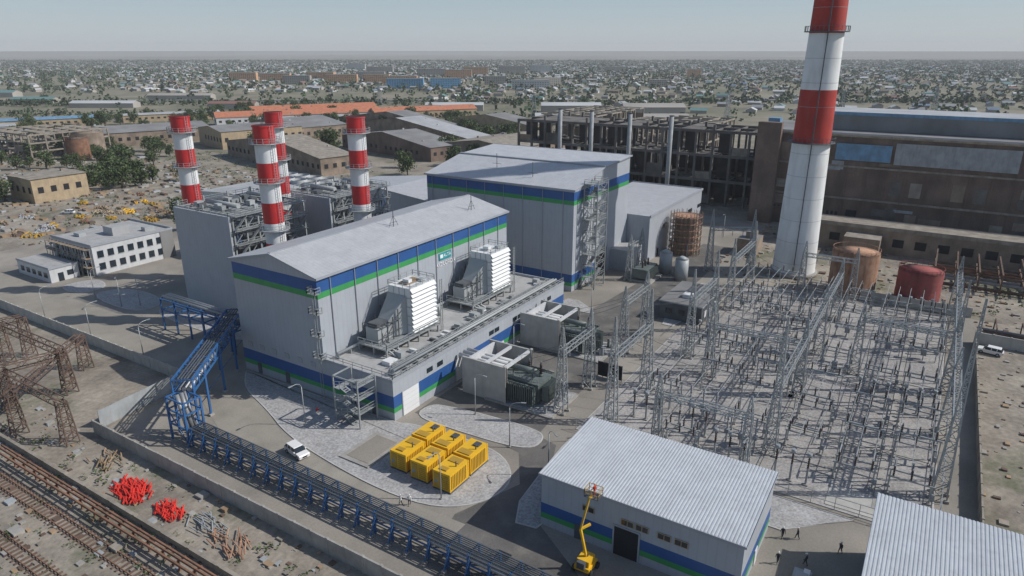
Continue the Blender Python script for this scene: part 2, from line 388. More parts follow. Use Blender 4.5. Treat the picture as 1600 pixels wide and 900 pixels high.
for z in (2.6,5.2,7.6):
    b.box(-5.2,-1,3,4.2,z,z+.1,'steel'); b.box(-5.2,-1,7.3,8.5,z-1.3,z-1.2,'steel')
    b.rail([(-5.2,3,z+.1),(-1,3,z+.1)],1.1,'steel',1.4,.08)
    b.rail([(-5.2,3,z+.1),(-5.2,8.5,z+.1-1.3)],1.1,'steel',1.4,.08)
for z0,z1,x in ((0,1.3,-4.4),(2.6,1.3,-2),(2.6,3.9,-4.4),(5.2,3.9,-2),(5.2,6.5,-4.4),(7.6,6.5,-2)):
    for e in (-.5,.5): b.beam((x+e,4.2,z0),(x+e,7.3,z1),.25,'steel',.08)
    for i in range(7): t=i/7; b.box(x-.5,x+.5,4.2+3.1*t,4.5+3.1*t,z0+(z1-z0)*t,z0+(z1-z0)*t+.05,'steel')
b.beam((-5.2,3,8.6),(-1,3,8.6),.2,'steel');b.beam((-5.2,8.5,8.6),(-1,8.5,8.6),.2,'steel');b.beam((-5.2,3,8.6),(-5.2,8.5,8.6),.2,'steel')
b.done('steel_staircase')

# ------------------------------------------------------------------ hall 2
b=B()
P2=[(75,0),(110,0),(110,31.2),(92,30.4),(75,27)]
b.face([(x,5,z) for x,z in P2],'wall_grey'); b.face([(x,52,z) for x,z in P2][::-1],'wall_grey')
b.face([(75,5,0),(75,5,27),(75,52,27),(75,52,0)],'wall_grey'); b.face([(110,5,0),(110,52,0),(110,52,31.2),(110,5,31.2)],'wall_grey')
for xa,za,xb,zb,m in ((74.5,26.95,92,30.5,'roof_grey_y'),(92,30.5,110.5,31.35,'roof_grey_y')):
    b.face([(xa,4.5,za),(xb,4.5,zb),(xb,52.5,zb),(xa,52.5,za)],m)
    b.face([(xa,4.5,za-.35),(xb,4.5,zb-.35),(xb,4.5,zb),(xa,4.5,za)],'trim')
    b.face([(xa,4.5,za-.35),(xa,52.5,za-.35),(xb,52.5,zb-.35),(xb,4.5,zb-.35)],'trim')
b.box(91.6,92.6,4.5,52.5,30.45,30.8,'trim')
b.box(74.4,74.6,4.5,52.5,26.6,27.05,'trim')
b.box(110.4,110.6,4.5,52.5,30.9,31.45,'trim')
bands_x(b,75,5,52,27,-1,TB); bands_x(b,75,5,52,0,-1,BB)
def sl(x): return 27+(x-75)*.2 if x<92 else 30.4+(x-92)*.045
bands_y(b,5,74.97,110,27,-1,TB); bands_y(b,5,74.97,89,0,-1,BB)
b.box(89,96,4.85,4.96,0,7.5,'dark'); b.box(88.7,96.3,4.7,4.85,7.5,8,'trim')
b.box(99,108,-1,5,0,6,'wall_grey','roof_flat')
b.box(79,80.2,4.9,4.96,.1,2.3,'steel_dark')
for y in (15,28,40): b.box(74.9,74.97,y,y+1.2,.1,2.4,'steel_dark')
for x,y in ((84,34),(80,20)):
    z=sl(x); b.beam((x,y,z),(x,y,z+4),.12,'steel_dark'); b.beam((x,y-1.5,z+1.2),(x,y+1.5,z+1.2),.08,'steel_dark')
for y in range(8,52,6): b.cyl(74.85,y,0,26.7,.08,'trim',6)
b.done('boiler_hall')
b=B(); b.box(110.6,160,-2,24,0,14,'wall_grey','roof_grey'); b.box(110.6,160.3,-2.3,-1.97,13.6,14.3,'trim'); b.box(160,160.3,-2,24,13.6,14.3,'trim')
b.box(111,124,24.2,40,0,20,'wall_grey','roof_grey')
for x in (118,130,142,152): b.box(x,x+1.4,-2.1,-2.02,.1,2.4,'dark'); b.box(x+4,x+8,-2.1,-2.02,8,9.2,'glass')
b.done('workshop_extension')
b=B()
for x in (79.5,85.5):
    for y in (.6,4.4): b.beam((x,y,0),(x,y,28.6),.26,'steel')
for i in range(9):
    z=3.1*(i+1)
    b.box(79.5,85.5,.6,4.4,z-.1,z,'steel') if i in (2,5,8) else b.box(79.5,81,.6,4.4,z-.1,z,'steel')
    b.rail([(79.5,4.4,z),(79.5,.6,z),(85.5,.6,z),(85.5,4.4,z)],1.1,'steel',1.5,.09)
    y=1.5 if i%2 else 3.2
    b.beam((81,y,z-3.1),(84.5,y,z-1.5),1.0,'steel',.1); b.beam((84.5,4.7-y,z-1.5),(81,4.7-y,z),1.0,'steel',.1)
    b.beam((79.5,.6,z-3.1),(85.5,.6,z),.1,'steel'); b.beam((79.5,.6,z-3.1),(79.5,4.4,z),.1,'steel')
b.done('stair_tower')
b=B()
for x in (87.5,90): b.beam((x,3.2,8),(x,3.2,27),.1,'steel'); 
for i in range(5): b.box(87.5,90,3,4.9,12+i*3.2,12.1+i*3.2,'steel')
for i in range(30): b.beam((88.4,3.2,9+i*.6),(89.1,3.2,9+i*.6),.06,'steel')
b.done('wall_ladder')

# ------------------------------------------------------------------ HRSG
def hrsg(name,x0,x1,y0,y1,h):
    b=B()
    b.box(x0,x0+.5,y0,y1,0,h,'wall_grey'); b.box(x0+.5,x0+3,y1-.5,y1,0,h,'wall_grey')
    b.box(x0+2.5,x1-3,y0+4,y1-2,1,h-6,'steel_dark'); b.box(x0+3,x1-8,y0+3,y0+4,2,h-9,'steel_dark')
    nx=6; xs=[x0+1+(x1-x0-1)*i/nx for i in range(nx+1)]; ys=[y0,(y0+y1)/2,y1-.7]
    for x in xs:
        for y in ys: b.beam((x,y,0),(x,y,h+(1.5 if R()<.4 else 0)),.36,'steel')
    lv=[h*i/7 for i in range(1,8)]
    for z in lv:
        for y in ys: b.beam((xs[0],y,z),(xs[-1],y,z),.25,'steel',.35)
        for x in xs: b.beam((x,ys[0],z),(x,ys[-1],z),.25,'steel',.35)
        b.box(xs[0],xs[-1],y0-1.3,y0+.2,z-.12,z,'steel'); b.rail([(xs[0],y0-1.3,z),(xs[-1],y0-1.3,z)],1.1,'steel',1.5,.1)
    for i in range(nx):
        for k in range(7):
            z0=h*k/7; z1=h*(k+1)/7
            if (i+k)%2: b.beam((xs[i],y0,z0),(xs[i+1],y0,z1),.16,'steel')
            if k%2==i%2: b.beam((xs[i],y0-.8,z0+.2),(xs[i+1],y0-.8,z1),.7,'steel',.12)
    for i in range(10): y=y0+1+i*(y1-y0-2)/10; b.box(xs[0],xs[-1],y,y+.9,h-.25,h-.1,'steel')
    for i in range(26):
        x=U(x0+2,x1-4);y=U(y0+1,y1-4); b.box(x,x+U(.6,2.4),y,y+U(.6,2.4),h,h+U(.3,1.4),random.choice(['duct','steel_dark','steel_dark','steel']))
    b.tube((x0+6,y0+4,h+1),(x0+6,y1-5,h+1),.6,'duct',10); b.tube((x1-4,y0+4,h+1),(x1-4,y1-5,h+1),.5,'duct',10)
    for i in range(30):
        x=U(x0+1,x1);z=U(1,h-4); b.tube((x,y0+1,z),(x+U(-1,1),y0+1.5,z+U(2,6)),.2,random.choice(['duct','steel_dark','pipe_grey','steel_blue']),6)
    for i in range(6): z=h*.12+i*h*.14; b.tube((x0+2,y0+1.2,z),(x1-1,y0+1.2,z),.3,'pipe_grey',6)
    b.rail([(x0,y0,h),(x1,y0,h),(x1,y1,h),(x0,y1,h),(x0,y0,h)],1.1,'steel',2,.09)
    return b.done(name)
hrsg('heat_recovery_boiler',18,40,64,85,24)
hrsg('heat_recovery_boiler',47,69,62,80,23.5)
def stack(x,y,top=45):
    b=B(); r=2.2
    segs=[(0,17.5,'duct'),(17.5,19.5,'red'),(19.5,24,'white'),(24,28.6,'red'),(28.6,33,'white'),(33,37.2,'red'),(37.2,41.3,'white'),(41.3,top,'red')]
    for a,c,m in segs: b.cyl(x,y,a,c,r,m,28,cap=False)
    b.cyl(x,y,top-.1,top,r,'dark',28)
    b.cyl(x,y,top-.3,top+.05,r+.12,'red',28,cap=False)
    for z in (41.3,33,22.5):
        b.cyl(x,y,z-.15,z,r+1.1,'steel',20)
        for k in range(16):
            t=2*math.pi*k/16; t2=2*math.pi*(k+1)/16; q=r+1.05
            p=(x+q*math.cos(t),y+q*math.sin(t),z); p2=(x+q*math.cos(t2),y+q*math.sin(t2),z)
            b.beam(p,(p[0],p[1],z+1.1),.08,'steel')
            for hh in (.55,1.1): b.beam((p[0],p[1],z+hh),(p2[0],p2[1],z+hh),.07,'steel')
    for e in (-.3,.3): b.beam((x+e,y-r-.3,14),(x+e,y-r-.3,top),.08,'steel')
    for i in range(50): b.beam((x-.3,y-r-.3,14.5+i*.6),(x+.3,y-r-.3,14.5+i*.6),.05,'steel')
    return b.done('striped_exhaust_stack')
for x,y in ((24,86),(20.6,51.5),(43.5,76),(45.4,49)): stack(x,y)

# ------------------------------------------------------------------ chimney
b=B(); cx,cy=123,-41; H=120
def rc(z): return 5.7-(5.7-3.0)*(z/H)**.9
zs=[0,4,9,14,20,28,36.9,43,50.3,57,64,71,77.5,84,91,98,104.5,112,118,120]
for a,c in zip(zs[:-1],zs[1:]):
    m=(a+c)/2; col='chim_white' if m<36.9 or 50.3<m<64 or 77.5<m<91 or 104.5<m<118 else 'chim_red'
    b.cyl(cx,cy,a,c,rc(a),col,48,r2=rc(c),cap=False)
b.cyl(cx,cy,119.9,120,3,'dark',32)
b.cyl(cx,cy,0,1.2,6.2,'concrete',40)
for z in (36.9,64.5,92):
    r=rc(z); b.cyl(cx,cy,z-.2,z,r+1.2,'steel_dark',40)
    for k in range(30):
        t=2*math.pi*k/30;t2=2*math.pi*(k+1)/30;q=r+1.15
        p=(cx+q*math.cos(t),cy+q*math.sin(t)); p2=(cx+q*math.cos(t2),cy+q*math.sin(t2))
        b.beam((*p,z),(*p,z+1.2),.1,'steel_dark'); b.beam((*p,z+1.2),(*p2,z+1.2),.08,'steel_dark')
b.beam((cx-rc(2)-.3,cy-1,2),(cx-rc(118)-.3,cy-1,118),.25,'steel_dark')
for z in range(4,118,6):
    if abs(z-40)>4: b.cyl(cx,cy,z,z+.08,rc(z)+.025,'patch',48,cap=False)
b.done('striped_chimney')

# ------------------------------------------------------------------ tanks
def tank(name,x,y,r,h,mat,top):
    b=B(); n=6
    for i in range(n): b.cyl(x,y,h*i/n,h*(i+1)/n,r+(.04 if i%2 else 0),mat,40,cap=False)
    b.cyl(x,y,h,h+.7,r,top,40,r2=.5); b.cyl(x,y,0,.25,r+.5,'concrete',40)
    for k in range(26):
        t=2*math.pi*k/26;t2=2*math.pi*(k+1)/26
        p=(x+r*math.cos(t),y+r*math.sin(t)); p2=(x+r*math.cos(t2),y+r*math.sin(t2))
        b.beam((*p,h),(*p,h+1),.08,mat); b.beam((*p,h+1),(*p2,h+1),.08,mat)
    b.beam((x-r-.3,y,0),(x-r-.3,y,h+1),.35,mat)
    return b.done(name)
tank('rusty_storage_tank',114,-57,5.6,11,'rust_l','rust_l'); tank('red_storage_tank',115,-72,5.0,8.2,'rust_red','rust_red')
b=B()
for i in range(5): b.cyl(126,-8,i*2.4,(i+1)*2.4,3.4,'rust_scaf',32,cap=False)
b.cyl(126,-8,12,12.1,3.4,'rust_l',32)
for k in range(20):
    t=2*math.pi*k/20;t2=2*math.pi*(k+1)/20
    for q in (3.8,4.8):
        p=(126+q*math.cos(t),-8+q*math.sin(t)); p2=(126+q*math.cos(t2),-8+q*math.sin(t2)); b.beam((*p,0),(*p,13.2),.12,'rust_scaf')
        for z in range(2,14,2): b.beam((*p,z),(*p2,z),.14,'rust_l')
    for z in range(2,14,2): b.beam((126+3.8*math.cos(t),-8+3.8*math.sin(t),z),(126+4.8*math.cos(t),-8+4.8*math.sin(t),z),.5,'rust_scaf',.1)
b.done('scaffolded_tank')
b=B()
for x,y in ((100,-16),(104,-10)): b.cyl(x,y,0,6,1.8,'duct',20); b.cyl(x,y,6,6.8,1.8,'duct',20,r2=.4)
b.done('steel_vessels')

# ------------------------------------------------------------------ old power station
b=B()
b.box(184,225,-260,-14,0,33,'brick','slate')
for i in range(41):
    y=-14-6*i; b.box(183.7,184,y-.5,y,0,33,'brick')
for z in (11,22,32.2): b.box(183.5,184,-260,-14,z,z+.6,'concrete_old')
for i in range(40):
    y=-15-6*i
    for z in (3,13.5,24.5):
        q=R()
        if q<.28: b.box(183.9,183.98,y-4.4,y-1,z,z+U(4,7),random.choice(['ruin','brick_l','ruin','dark','concrete_old']))
        elif q<.45: 
            for k in range(3): b.box(183.9,183.98,y-1.6-k*1.4,y-.8-k*1.4,z+1,z+3.4,'dark')
for i in range(60):
    y=U(-250,-18);z=U(1,28);w=U(1.5,7);h=U(.8,4); b.box(183.62+i*.0008,183.68+i*.0008,y,y+w,z,z+h,random.choice(['concrete_old','ruin','patch','brick_l','brick','brick_l']))
b.box(183.4,183.48,-92,-58,24,31,'patch'); b.box(183.3,183.38,-57,-40,24.5,30,'lblue'); b.box(183.4,183.48,-130,-95,14,20,'ruin')
b.box(183.0,183.28,-260,-14,33,33.6,'slate_l')
b.box(198,225,-150,-30,33.1,39,'slate','slate_l'); b.box(197.7,198,-150,-30,38.2,39.3,'lblue')
b.box(180,183.0,-22,-14,0,36,'brick'); b.box(186,190,-20,-16,33,37,'lblue')
b.done('old_power_station')
b=B(); b.box(158,170,-120,-30,0,8,'brick_l','concrete_old'); b.box(157.5,158,-120,-30,7.4,8.6,'concrete_old')
for i in range(14): b.box(157.9,157.99,-36-6*i,-33-6*i,2.5,5,'dark')
b.box(150,158,-60,-50,0,6,'brick_l','concrete_old'); b.done('brick_annex')
b=B(); b.box(134,142,-28,-22,0,5,'brick_l','slate'); b.box(136,139,-27,-24,5,7,'brick_l','slate'); b.box(140,143,-44,-38,0,4,'brick_l','slate_l'); b.done('brick_hut')
b=B()
nx=16
for i in range(nx+1):
    y=-14+ i*7
    for x in (200,212,224): b.beam((x,y,0),(x,y,30+(2 if R()<.3 else 0)),.9,'ruin')
    for z in (10,20,29.5): b.beam((200,y,z),(224,y,z),.7,'ruin')
for z in (10,20,29.5):
    for x in (200,212,224): b.beam((x,-14,z),(x,-14+nx*7,z),.7,'ruin',1.1)
for i in range(nx):
    y=-14+i*7
    b.box(223,223.4,y,y+7,0,9.5 if R()<.8 else 18,'ruin_dark')
    if R()<.5: b.box(223,223.4,y,y+7,10.5,19,'ruin_dark')
    for k,z in enumerate((0,10,20)):
        if R()<.5: b.box(206,206.4,y+.5,y+6.5,z+.5,z+9,'ruin_dark')
        if R()<.22: b.box(199.9,200.1,y+.5,y+6.5,z+.5,z+U(2,6),random.choice(['ruin','ruin','brick_l','concrete_old']))
        if R()<.6: b.box(201,223,y,y+7,z+9.7,z+10,'ruin')
b.done('unfinished_concrete_frame')
for i,(x,y) in enumerate(((192,72),(190,56),(188,38),(186,20))):
    b=B(); b.cyl(x,y,0,36,.85,'patch',16); b.cyl(x,y,35.9,36.1,1.0,'dark',16); b.cyl(x,y,0,5,1.3,'steel_dark',16)
    b.tube((x,y,7),(x+9,y,7),.9,'pipe_grey',10); b.done('boiler_flue_stack')

# ------------------------------------------------------------------ workshops
def workshop(x0,x1,y0,y1,h,name):
    b=B(); h2=h+.7
    b.face([(x0,y0,0),(x0,y0,h),(x0,y1,h),(x0,y1,0)],'wall_grey'); b.face([(x1,y0,0),(x1,y1,0),(x1,y1,h2),(x1,y0,h2)],'wall_grey')
    b.face([(x0,y0,0),(x1,y0,0),(x1,y0,h2),(x0,y0,h)],'wall_grey'); b.face([(x0,y1,0),(x0,y1,h),(x1,y1,h2),(x1,y1,0)],'wall_grey')
    n=int((y1-y0)/.4); o=.3
    ya=y0-o; st=(y1-y0+2*o)/n
    for i in range(n):
        y=ya+i*st; c=[(y,0),(y+st*.3,0),(y+st*.42,.06),(y+st*.88,.06),(y+st,0)]
        for (p,a),(q,c2) in zip(c[:-1],c[1:]): b.face([(x0-o,p,h+.04+a),(x1+o,p,h2+.04+a),(x1+o,q,h2+.04+c2),(x0-o,q,h+.04+c2)],'roof_corr')
    b.face([(x0-o,ya,h),(x0-o,y1+o,h),(x1+o,y1+o,h2),(x1+o,ya,h2)],'trim')
    b.box(x0-.4,x0-.3,ya,y1+o,h-.25,h+.08,'trim')
    b.face([(x0-o,ya-.02,h-.3),(x1+o,ya-.02,h2-.3),(x1+o,ya-.02,h2+.15),(x0-o,ya-.02,h+.15)],'trim')
    BW=[(2.0,3.5,'blue'),(1.2,2.0,'green')]
    bands_x(b,x0,y0,y1,0,-1,BW); bands_y(b,y0,x0-.03,x1,0,-1,BW); bands_y(b,y1,x0-.03,x1,0,1,BW)
    return b
b=workshop(-10,5,-60.5,-34.5,8,'w')
for y in (-40.5,-45.8,-47.7,-50.5,-52.6):
    b.box(-10.12,-10.035,y-1.7,y,4.7,5.6,'tan'); 
    for k in range(2): b.box(-10.14,-10.122,y-1.6+k*.8,y-.9+k*.8,4.8,5.5,'glass')
b.box(-10.1,-10.035,-48.2,-45,0,4.2,'dark'); b.box(-10.14,-10.035,-48.4,-48.2,0,4.4,'trim'); b.box(-10.14,-10.035,-45,-44.8,0,4.4,'trim'); b.box(-10.14,-10.035,-48.2,-45,4.2,4.4,'trim')
b.box(-10.1,-10.035,-40.6,-39.5,0,2.2,'steel_dark'); b.box(-3,-1.8,-60.62,-60.535,0,2.2,'white')
b.done('workshop_building')
b=workshop(-9,7,-112,-72.3,8,'w'); b.box(-9.1,-9.035,-90,-86,0,4.2,'white_rib'); b.done('workshop_building')
b=B(); b.box(70,86,-31,-21,0,4.2,'steel_dark','slate'); b.box(69.8,86.2,-31.2,-20.8,4.2,4.5,'trim','slate')
for y in (-30,-27,-24): b.box(69.9,69.98,y,y+1.5,1.6,2.8,'glass')
for x in (72,76,80): b.box(x,x+1.6,-31.1,-31.02,1.2,2.8,'white')
b.box(74,76,-27,-25,4.5,5.4,'white'); b.done('relay_building')

# ------------------------------------------------------------------ yellow containers
def cont(x,y,k):
    b=B(); L=4.5;W=3.0;h=3.0
    b.box(0,L,0,W,.2,h,'yellow')
    b.box(-.05,L+.05,-.05,W+.05,h,h+.08,'yellow')
    for p in ((-.06,-.06),(L-.14,-.06),(-.06,W-.14),(L-.14,W-.14)): b.box(p[0],p[0]+.2,p[1],p[1]+.2,0,h+.12,'yellow')
    for i in range(7): b.box(-.09,0,.25,W*.52,.5+i*.33,.62+i*.33,'yellow_d')
    b.box(-.07,0,W*.6,W-.2,.4,2.7,'yellow_d'); b.box(-.1,-.07,W*.75,W*.9,1.2,1.6,'lblue')
    for i in range(10): b.box(.3+i*.38,.42+i*.38,-.09,0,.5,2.7,'yellow_d')
    if k: 
        b.box(.3,1.5,.4,W-.4,h+.08,h+.22,'yellow_d'); b.box(2.9,4.0,.6,1.6,h+.08,h+.3,'steel_dark')
    else:
        b.box(.5,1.3,1.0,W-.7,h+.08,h+.25,'yellow_d'); b.box(2.9,4.2,.5,W-.5,h+.08,h+.2,'yellow_d')
    b.cyl(2.3,.6,h+.08,h+.9,.1,'steel_dark',8)
    b.box(-.1,L+.1,-.1,W+.1,0,.2,'steel_dark')
    return b.done('yellow_generator_container',loc=(x,y,.13))
for y,dx in ((-11.8,.5),(-16.1,.1),(-20.4,-.1)):
    for k,x in enumerate((-11.3,-6.3)): cont(x+dx+(0 if k==0 else .2),y+(.15 if k else 0),k)

# ------------------------------------------------------------------ transformers
def trafo(x,y):
    b=B()
    for xx in (x-4.6,x+4.4): b.box(xx,xx+.35,y+1.5,y+11,0,7.2,'concrete_l'); b.box(xx-.1,xx+.45,y+1.5,y+1.9,0,7.4,'concrete_l')
    b.box(x-4.3,x+4.4,y+9.6,y+10,3,7,'white_wall'); b.beam((x-4.2,y+2,6.9),(x+4.3,y+2,6.9),.5,'white_wall'); b.beam((x-4.2,y+6,6.9),(x+4.3,y+6,6.9),.5,'white_wall')
    for e in (-1.4,0,1.2): b.tube((x+e,y+3.8,5.6),(x+e,y+13.9,5.6),.42,'white_wall',10)
    for e in (5,8.5): b.beam((x-1.8,y+e,0),(x-1.8,y+e,5.2),.2,'steel'); b.beam((x+1.6,y+e,0),(x+1.6,y+e,5.2),.2,'steel'); b.beam((x-1.9,y+e,5.1),(x+1.7,y+e,5.1),.2,'steel')
    b.box(x-5,x+5.5,y-8,y+6,0,.3,'concrete'); b.box(x-4.6,x+5.1,y-7.6,y+5.6,.3,.34,'gravel')
    b.box(x-2.4,x+2.4,y-3.8,y+3.8,.8,4.4,'trafo_green'); b.box(x-2.6,x+2.6,y-4,y+4,4.2,4.42,'trafo_green')
    for i in range(9): b.box(x-2.55,x+2.55,y-3.6+i*.88,y-3.5+i*.88,.8,4.19,'trafo_green')
    for sx in (-1,1):
        for i in range(20): 
            yy=y-3.7+i*.38; b.box(x+sx*3.6-.55,x+sx*3.6+.55,yy,yy+.12,1.0,4.3,'trafo_green')
        b.tube((x+sx*3.6,y-3.8,4.4),(x+sx*3.6,y+3.9,4.4),.15,'trafo_green'); b.tube((x+sx*3.6,y-3.8,.9),(x+sx*3.6,y+3.9,.9),.15,'trafo_green')
    for i in range(10): b.box(x-2+i*.42,x-1.88+i*.42,y-5.6,y-4.4,1,4.3,'trafo_green')
    b.tube((x-1.2,y-3,6.2),(x-1.2,y+3,6.2),.55,'trafo_green',14); b.beam((x-1.2,y-2,4.4),(x-1.2,y-2,6),.2,'trafo_green'); b.beam((x-1.2,y+2,4.4),(x-1.2,y+2,6),.2,'trafo_green')
    for i in range(3):
        yy=y-2.5+i*2.4; b.cyl(x+.9,yy,4.4,4.9,.4,'trafo_green',10); 
        for k in range(6): b.cyl(x+.9,yy,4.9+k*.34,5.05+k*.34,.3,'insul_brown',10,r2=.16)
        b.cyl(x+.9,yy,4.9,7.1,.13,'insul_brown',8); b.cyl(x+.9,yy,7.1,7.4,.1,'steel',6)
    for i in range(14): xx=x+U(-4.5,4.8); yy=y+U(-7.4,-5.8) if R()<.5 else y+U(4.3,5.4); b.box(xx,xx+U(.2,.7),yy,yy+U(.2,.5),.34,U(.8,2.4),random.choice(['steel','trafo_green','insul_grey','white']))
    b.rail([(x-2.4,y-3.8,4.4),(x-2.4,y+3.8,4.4)],1.0,'steel',1.2,.07)
    return b.done('power_transformer')
trafo(19.5,-14.5); trafo(44,-12); 
b=B(); b.box(0,8,0,4,1,3.6,'trafo_green'); 
for i in range(18): b.box(.2+i*.43,.32+i*.43,-.9,0,1.1,3.4,'trafo_green')
b.cyl(2,2,3.6,5.4,.25,'insul_brown',8);b.cyl(4,2,3.6,5.4,.25,'insul_brown',8);b.cyl(6,2,3.6,5.4,.25,'insul_brown',8)
b.box(-.6,8.6,-1.5,5,0,.5,'concrete'); b.done('auxiliary_transformer',loc=(92,-9,0))
b=B(); b.box(0,.3,0,5,.3,3.2,'dark');
for i in range(6): b.beam((.15,i,0),(.15,i,3.4),.12,'steel')
b.done('firewall_screen',loc=(34,-27,0))

# ------------------------------------------------------------------ switchyard
def insul(b,x,y,z,h,m='insul_brown',r=.17):
    b.cyl(x,y,z,z+h,r*.6,m,7)
    n=int(h/.3)
    for k in range(n): b.cyl(x,y,z+k*h/n,z+k*h/n+.1,r,m,7,r2=r*.7,cap=False)
    b.cyl(x,y,z+h,z+h+.15,r*.7,'steel',6)
def eq_disc():
    b=B()
    for x in (-1,1):
        for y in (-2.6,2.6): b.beam((x,y,0),(x,y,2.8),.2,'steel'); b.box(x-.3,x+.3,y-.3,y+.3,0,.25,'concrete')
        b.beam((x,-2.9,2.8),(x,2.9,2.8),.2,'steel')
    b.beam((-1,-2.6,.3),(1,-2.6,2.7),.08,'steel'); b.beam((-1,2.6,2.7),(1,2.6,.3),.08,'steel')
    for y in (-2.2,0,2.2):
        b.beam((-1.1,y,2.95),(1.1,y,2.95),.18,'steel')
        for x in (-1,1): insul(b,x,y,3.05,1.5)
        b.tube((-1.2,y,4.65),(1.2,y,4.65),.06,'steel',6)
    b.box(-1.3,-1,-3.1,-2.7,1,1.8,'insul_grey')
    return b
def eq_cb():
    b=B()
    for y in (-2.2,0,2.2):
        for e in (-.3,.3): b.beam((e,y,0),(e,y,2.2),.14,'steel')
        b.box(-.45,.45,y-.35,y+.35,1.9,2.5,'insul_grey'); insul(b,0,y,2.5,1.5,'insul_grey'); insul(b,0,y,4.1,1.4,'insul_grey',.22)
    b.beam((0,-2.4,2.1),(0,2.4,2.1),.2,'steel'); b.box(.4,1.0,-.5,.5,.8,2.2,'insul_grey')
    return b
def eq_ct():
    b=B()
    for y in (-2.2,0,2.2):
        b.beam((0,y,0),(0,y,2.8),.28,'steel'); b.box(-.35,.35,y-.35,y+.35,0,.2,'concrete'); insul(b,0,y,2.9,1.7,'insul_brown',.2); b.cyl(0,y,4.7,5.3,.32,'steel',10)
    return b
def eq_bus():
    b=B()
    for y in (-2.8,2.8):
        for e in (-.2,.2): b.beam((e,y,0),(e,y,6.6),.12,'steel')
        for k in range(8): b.beam((-.2 if k%2 else .2,y,k*.8),(.2 if k%2 else -.2,y,k*.8+.8),.06,'steel')
    b.beam((0,-3,6.6),(0,3,6.6),.25,'steel')
    for y in (-2.2,0,2.2): insul(b,0,y,6.7,1.3)
    return b
names=['disconnector_switch','circuit_breaker','current_transformer','busbar_support']
meshes={}
bays=[-36,-44,-52,-60.5,-68.5,-75.5]
xs=[18+5.2*i for i in range(17)]
pat=[0,2,1,0,3,0,3,0,2,1,0,3,0,1,2,0,3]
for bi,y in enumerate(bays):
    for xi,x in enumerate(xs):
        if R()<.12: continue
        k=pat[(xi+bi//2)%17]; n=names[k]
        xx=x+U(-.5,.5); yy=y+U(-.3,.3)
        if xx<22 and y<-64: continue
        if k not in meshes:
            o=(eq_disc,eq_cb,eq_ct,eq_bus)[k]().done(n,loc=(xx,yy,.12)); meshes[k]=o.data
        else: inst(meshes[k],n,(xx,yy,.12))
b=B()
for y in bays:
    for e in (-2.2,0,2.2): 
        b.tube((22,y+e,4.85),(60,y+e,4.85),.055,'steel',5,cap=False); b.tube((64,y+e,8.2),(98,y+e,8.2),.06,'steel',5,cap=False)
for x in (40,44,48,74,78,82):
    b.tube((x,-33,8.2),(x,-78,8.2),.06,'steel',5,cap=False)
b.done('busbar_conductors')
b=B()
for y in (-40,-56.5,-72): b.box(17,104,y-.35,y+.35,.12,.24,'concrete')
for x in (34,62,88): b.box(x-.35,x+.35,-78,-33,.12,.22,'concrete')
b.done('cable_trench_covers')
def gantry(pts,h,bz,peak=None,name='lattice_gantry',wb=1.9):
    b=B()
    for i,(x,y) in enumerate(pts):
        hh=h if not peak or i not in peak else peak[i]
        b.lattice(x,y,0,bz+1,wb,.9,int(bz/1.3),'steel',.18,.1)
        if hh>bz+1: b.lattice(x,y,bz+1,hh,.9,.15,int((hh-bz)/1.2),'steel',.13,.08)
        for sx in (-1,1):
            for sy in (-1,1): b.box(x+sx*wb/2-.3,x+sx*wb/2+.3,y+sy*wb/2-.3,y+sy*wb/2+.3,0,.4,'concrete')
    for (x,y),(x2,y2) in zip(pts[:-1],pts[1:]):
        d=math.hypot(x2-x,y2-y); b.truss((x,y,bz),(x2,y2,bz),.9,.9,int(d/1.1),'steel',.14,.08)
        for t in (.25,.5,.75):
            px,py=x+(x2-x)*t,y+(y2-y)*t
            for k in range(5): b.cyl(px,py,bz-.3-k*.3,bz-.1-k*.3,.06,'insul_grey',6,r2=.16)
    return b.done(name)
gantry([(19,-31.5),(35,-31.5)],19.5,12); gantry([(18,-22.5),(29,-22.5)],16,11)
gantry([(52,-34),(68,-34)],19,12); gantry([(46,-22),(58,-22)],15,11)
gantry([(24,-56.5),(46,-56.5),(68,-56.5),(90,-56.5)],15,11,{0:23})
gantry([(25,-79.5),(44,-79.5),(62,-79.5),(84,-79.5),(103,-79.5)],16,11.5,{0:30,2:22})
gantry([(46,-40),(46,-56.5)],15,10); gantry([(84,-33.5),(104,-33.5)],18,12); gantry([(118,-30),(112,-20)],18,12)
gantry([(18,-40),(18,-54)],12,8,wb=1.3); gantry([(62,-64),(62,-79.5)],15,11); gantry([(92,-4),(100,-4)],13,9.5); gantry([(106,-46),(106,-58)],14,10)
b=B()
def wire(p,q,sag=1.2,r=.04):
    n=8; pts=[]
    for i in range(n+1):
        t=i/n; v=Vector(p).lerp(Vector(q),t); v.z-=sag*4*t*(1-t); pts.append(v)
    for a,c in zip(pts[:-1],pts[1:]): b.tube(a,c,r,'steel_dark',4,cap=False)
for k in (-1,0,1):
    wire((24+k*3,-22.5,11),(27+k*4,-31.5,12)); wire((52+k*3,-22,11),(60+k*4,-34,12)); wire((27+k*4,-31.5,12),(30+k*4,-56.5,11),2); wire((60+k*4,-34,12),(57+k*4,-56.5,11),2)
    wire((30+k*4,-56.5,11),(33+k*4,-79.5,11.5),2); wire((94+k*4,-33.5,12),(80+k*4,-56.5,11),2); wire((80+k*4,-56.5,11),(74+k*4,-79.5,11.5),2)
    wire((20.5,-15+k*2.4,7.4),(24+k*3,-22.5,11),.3); wire((45,-12+k*2.4,7.4),(52+k*3,-22,11),.3)
b.done('overhead_conductors')
b=B()
pts=[(14,-27.5),(14,-79.6),(106,-80.5),(108,-33)]
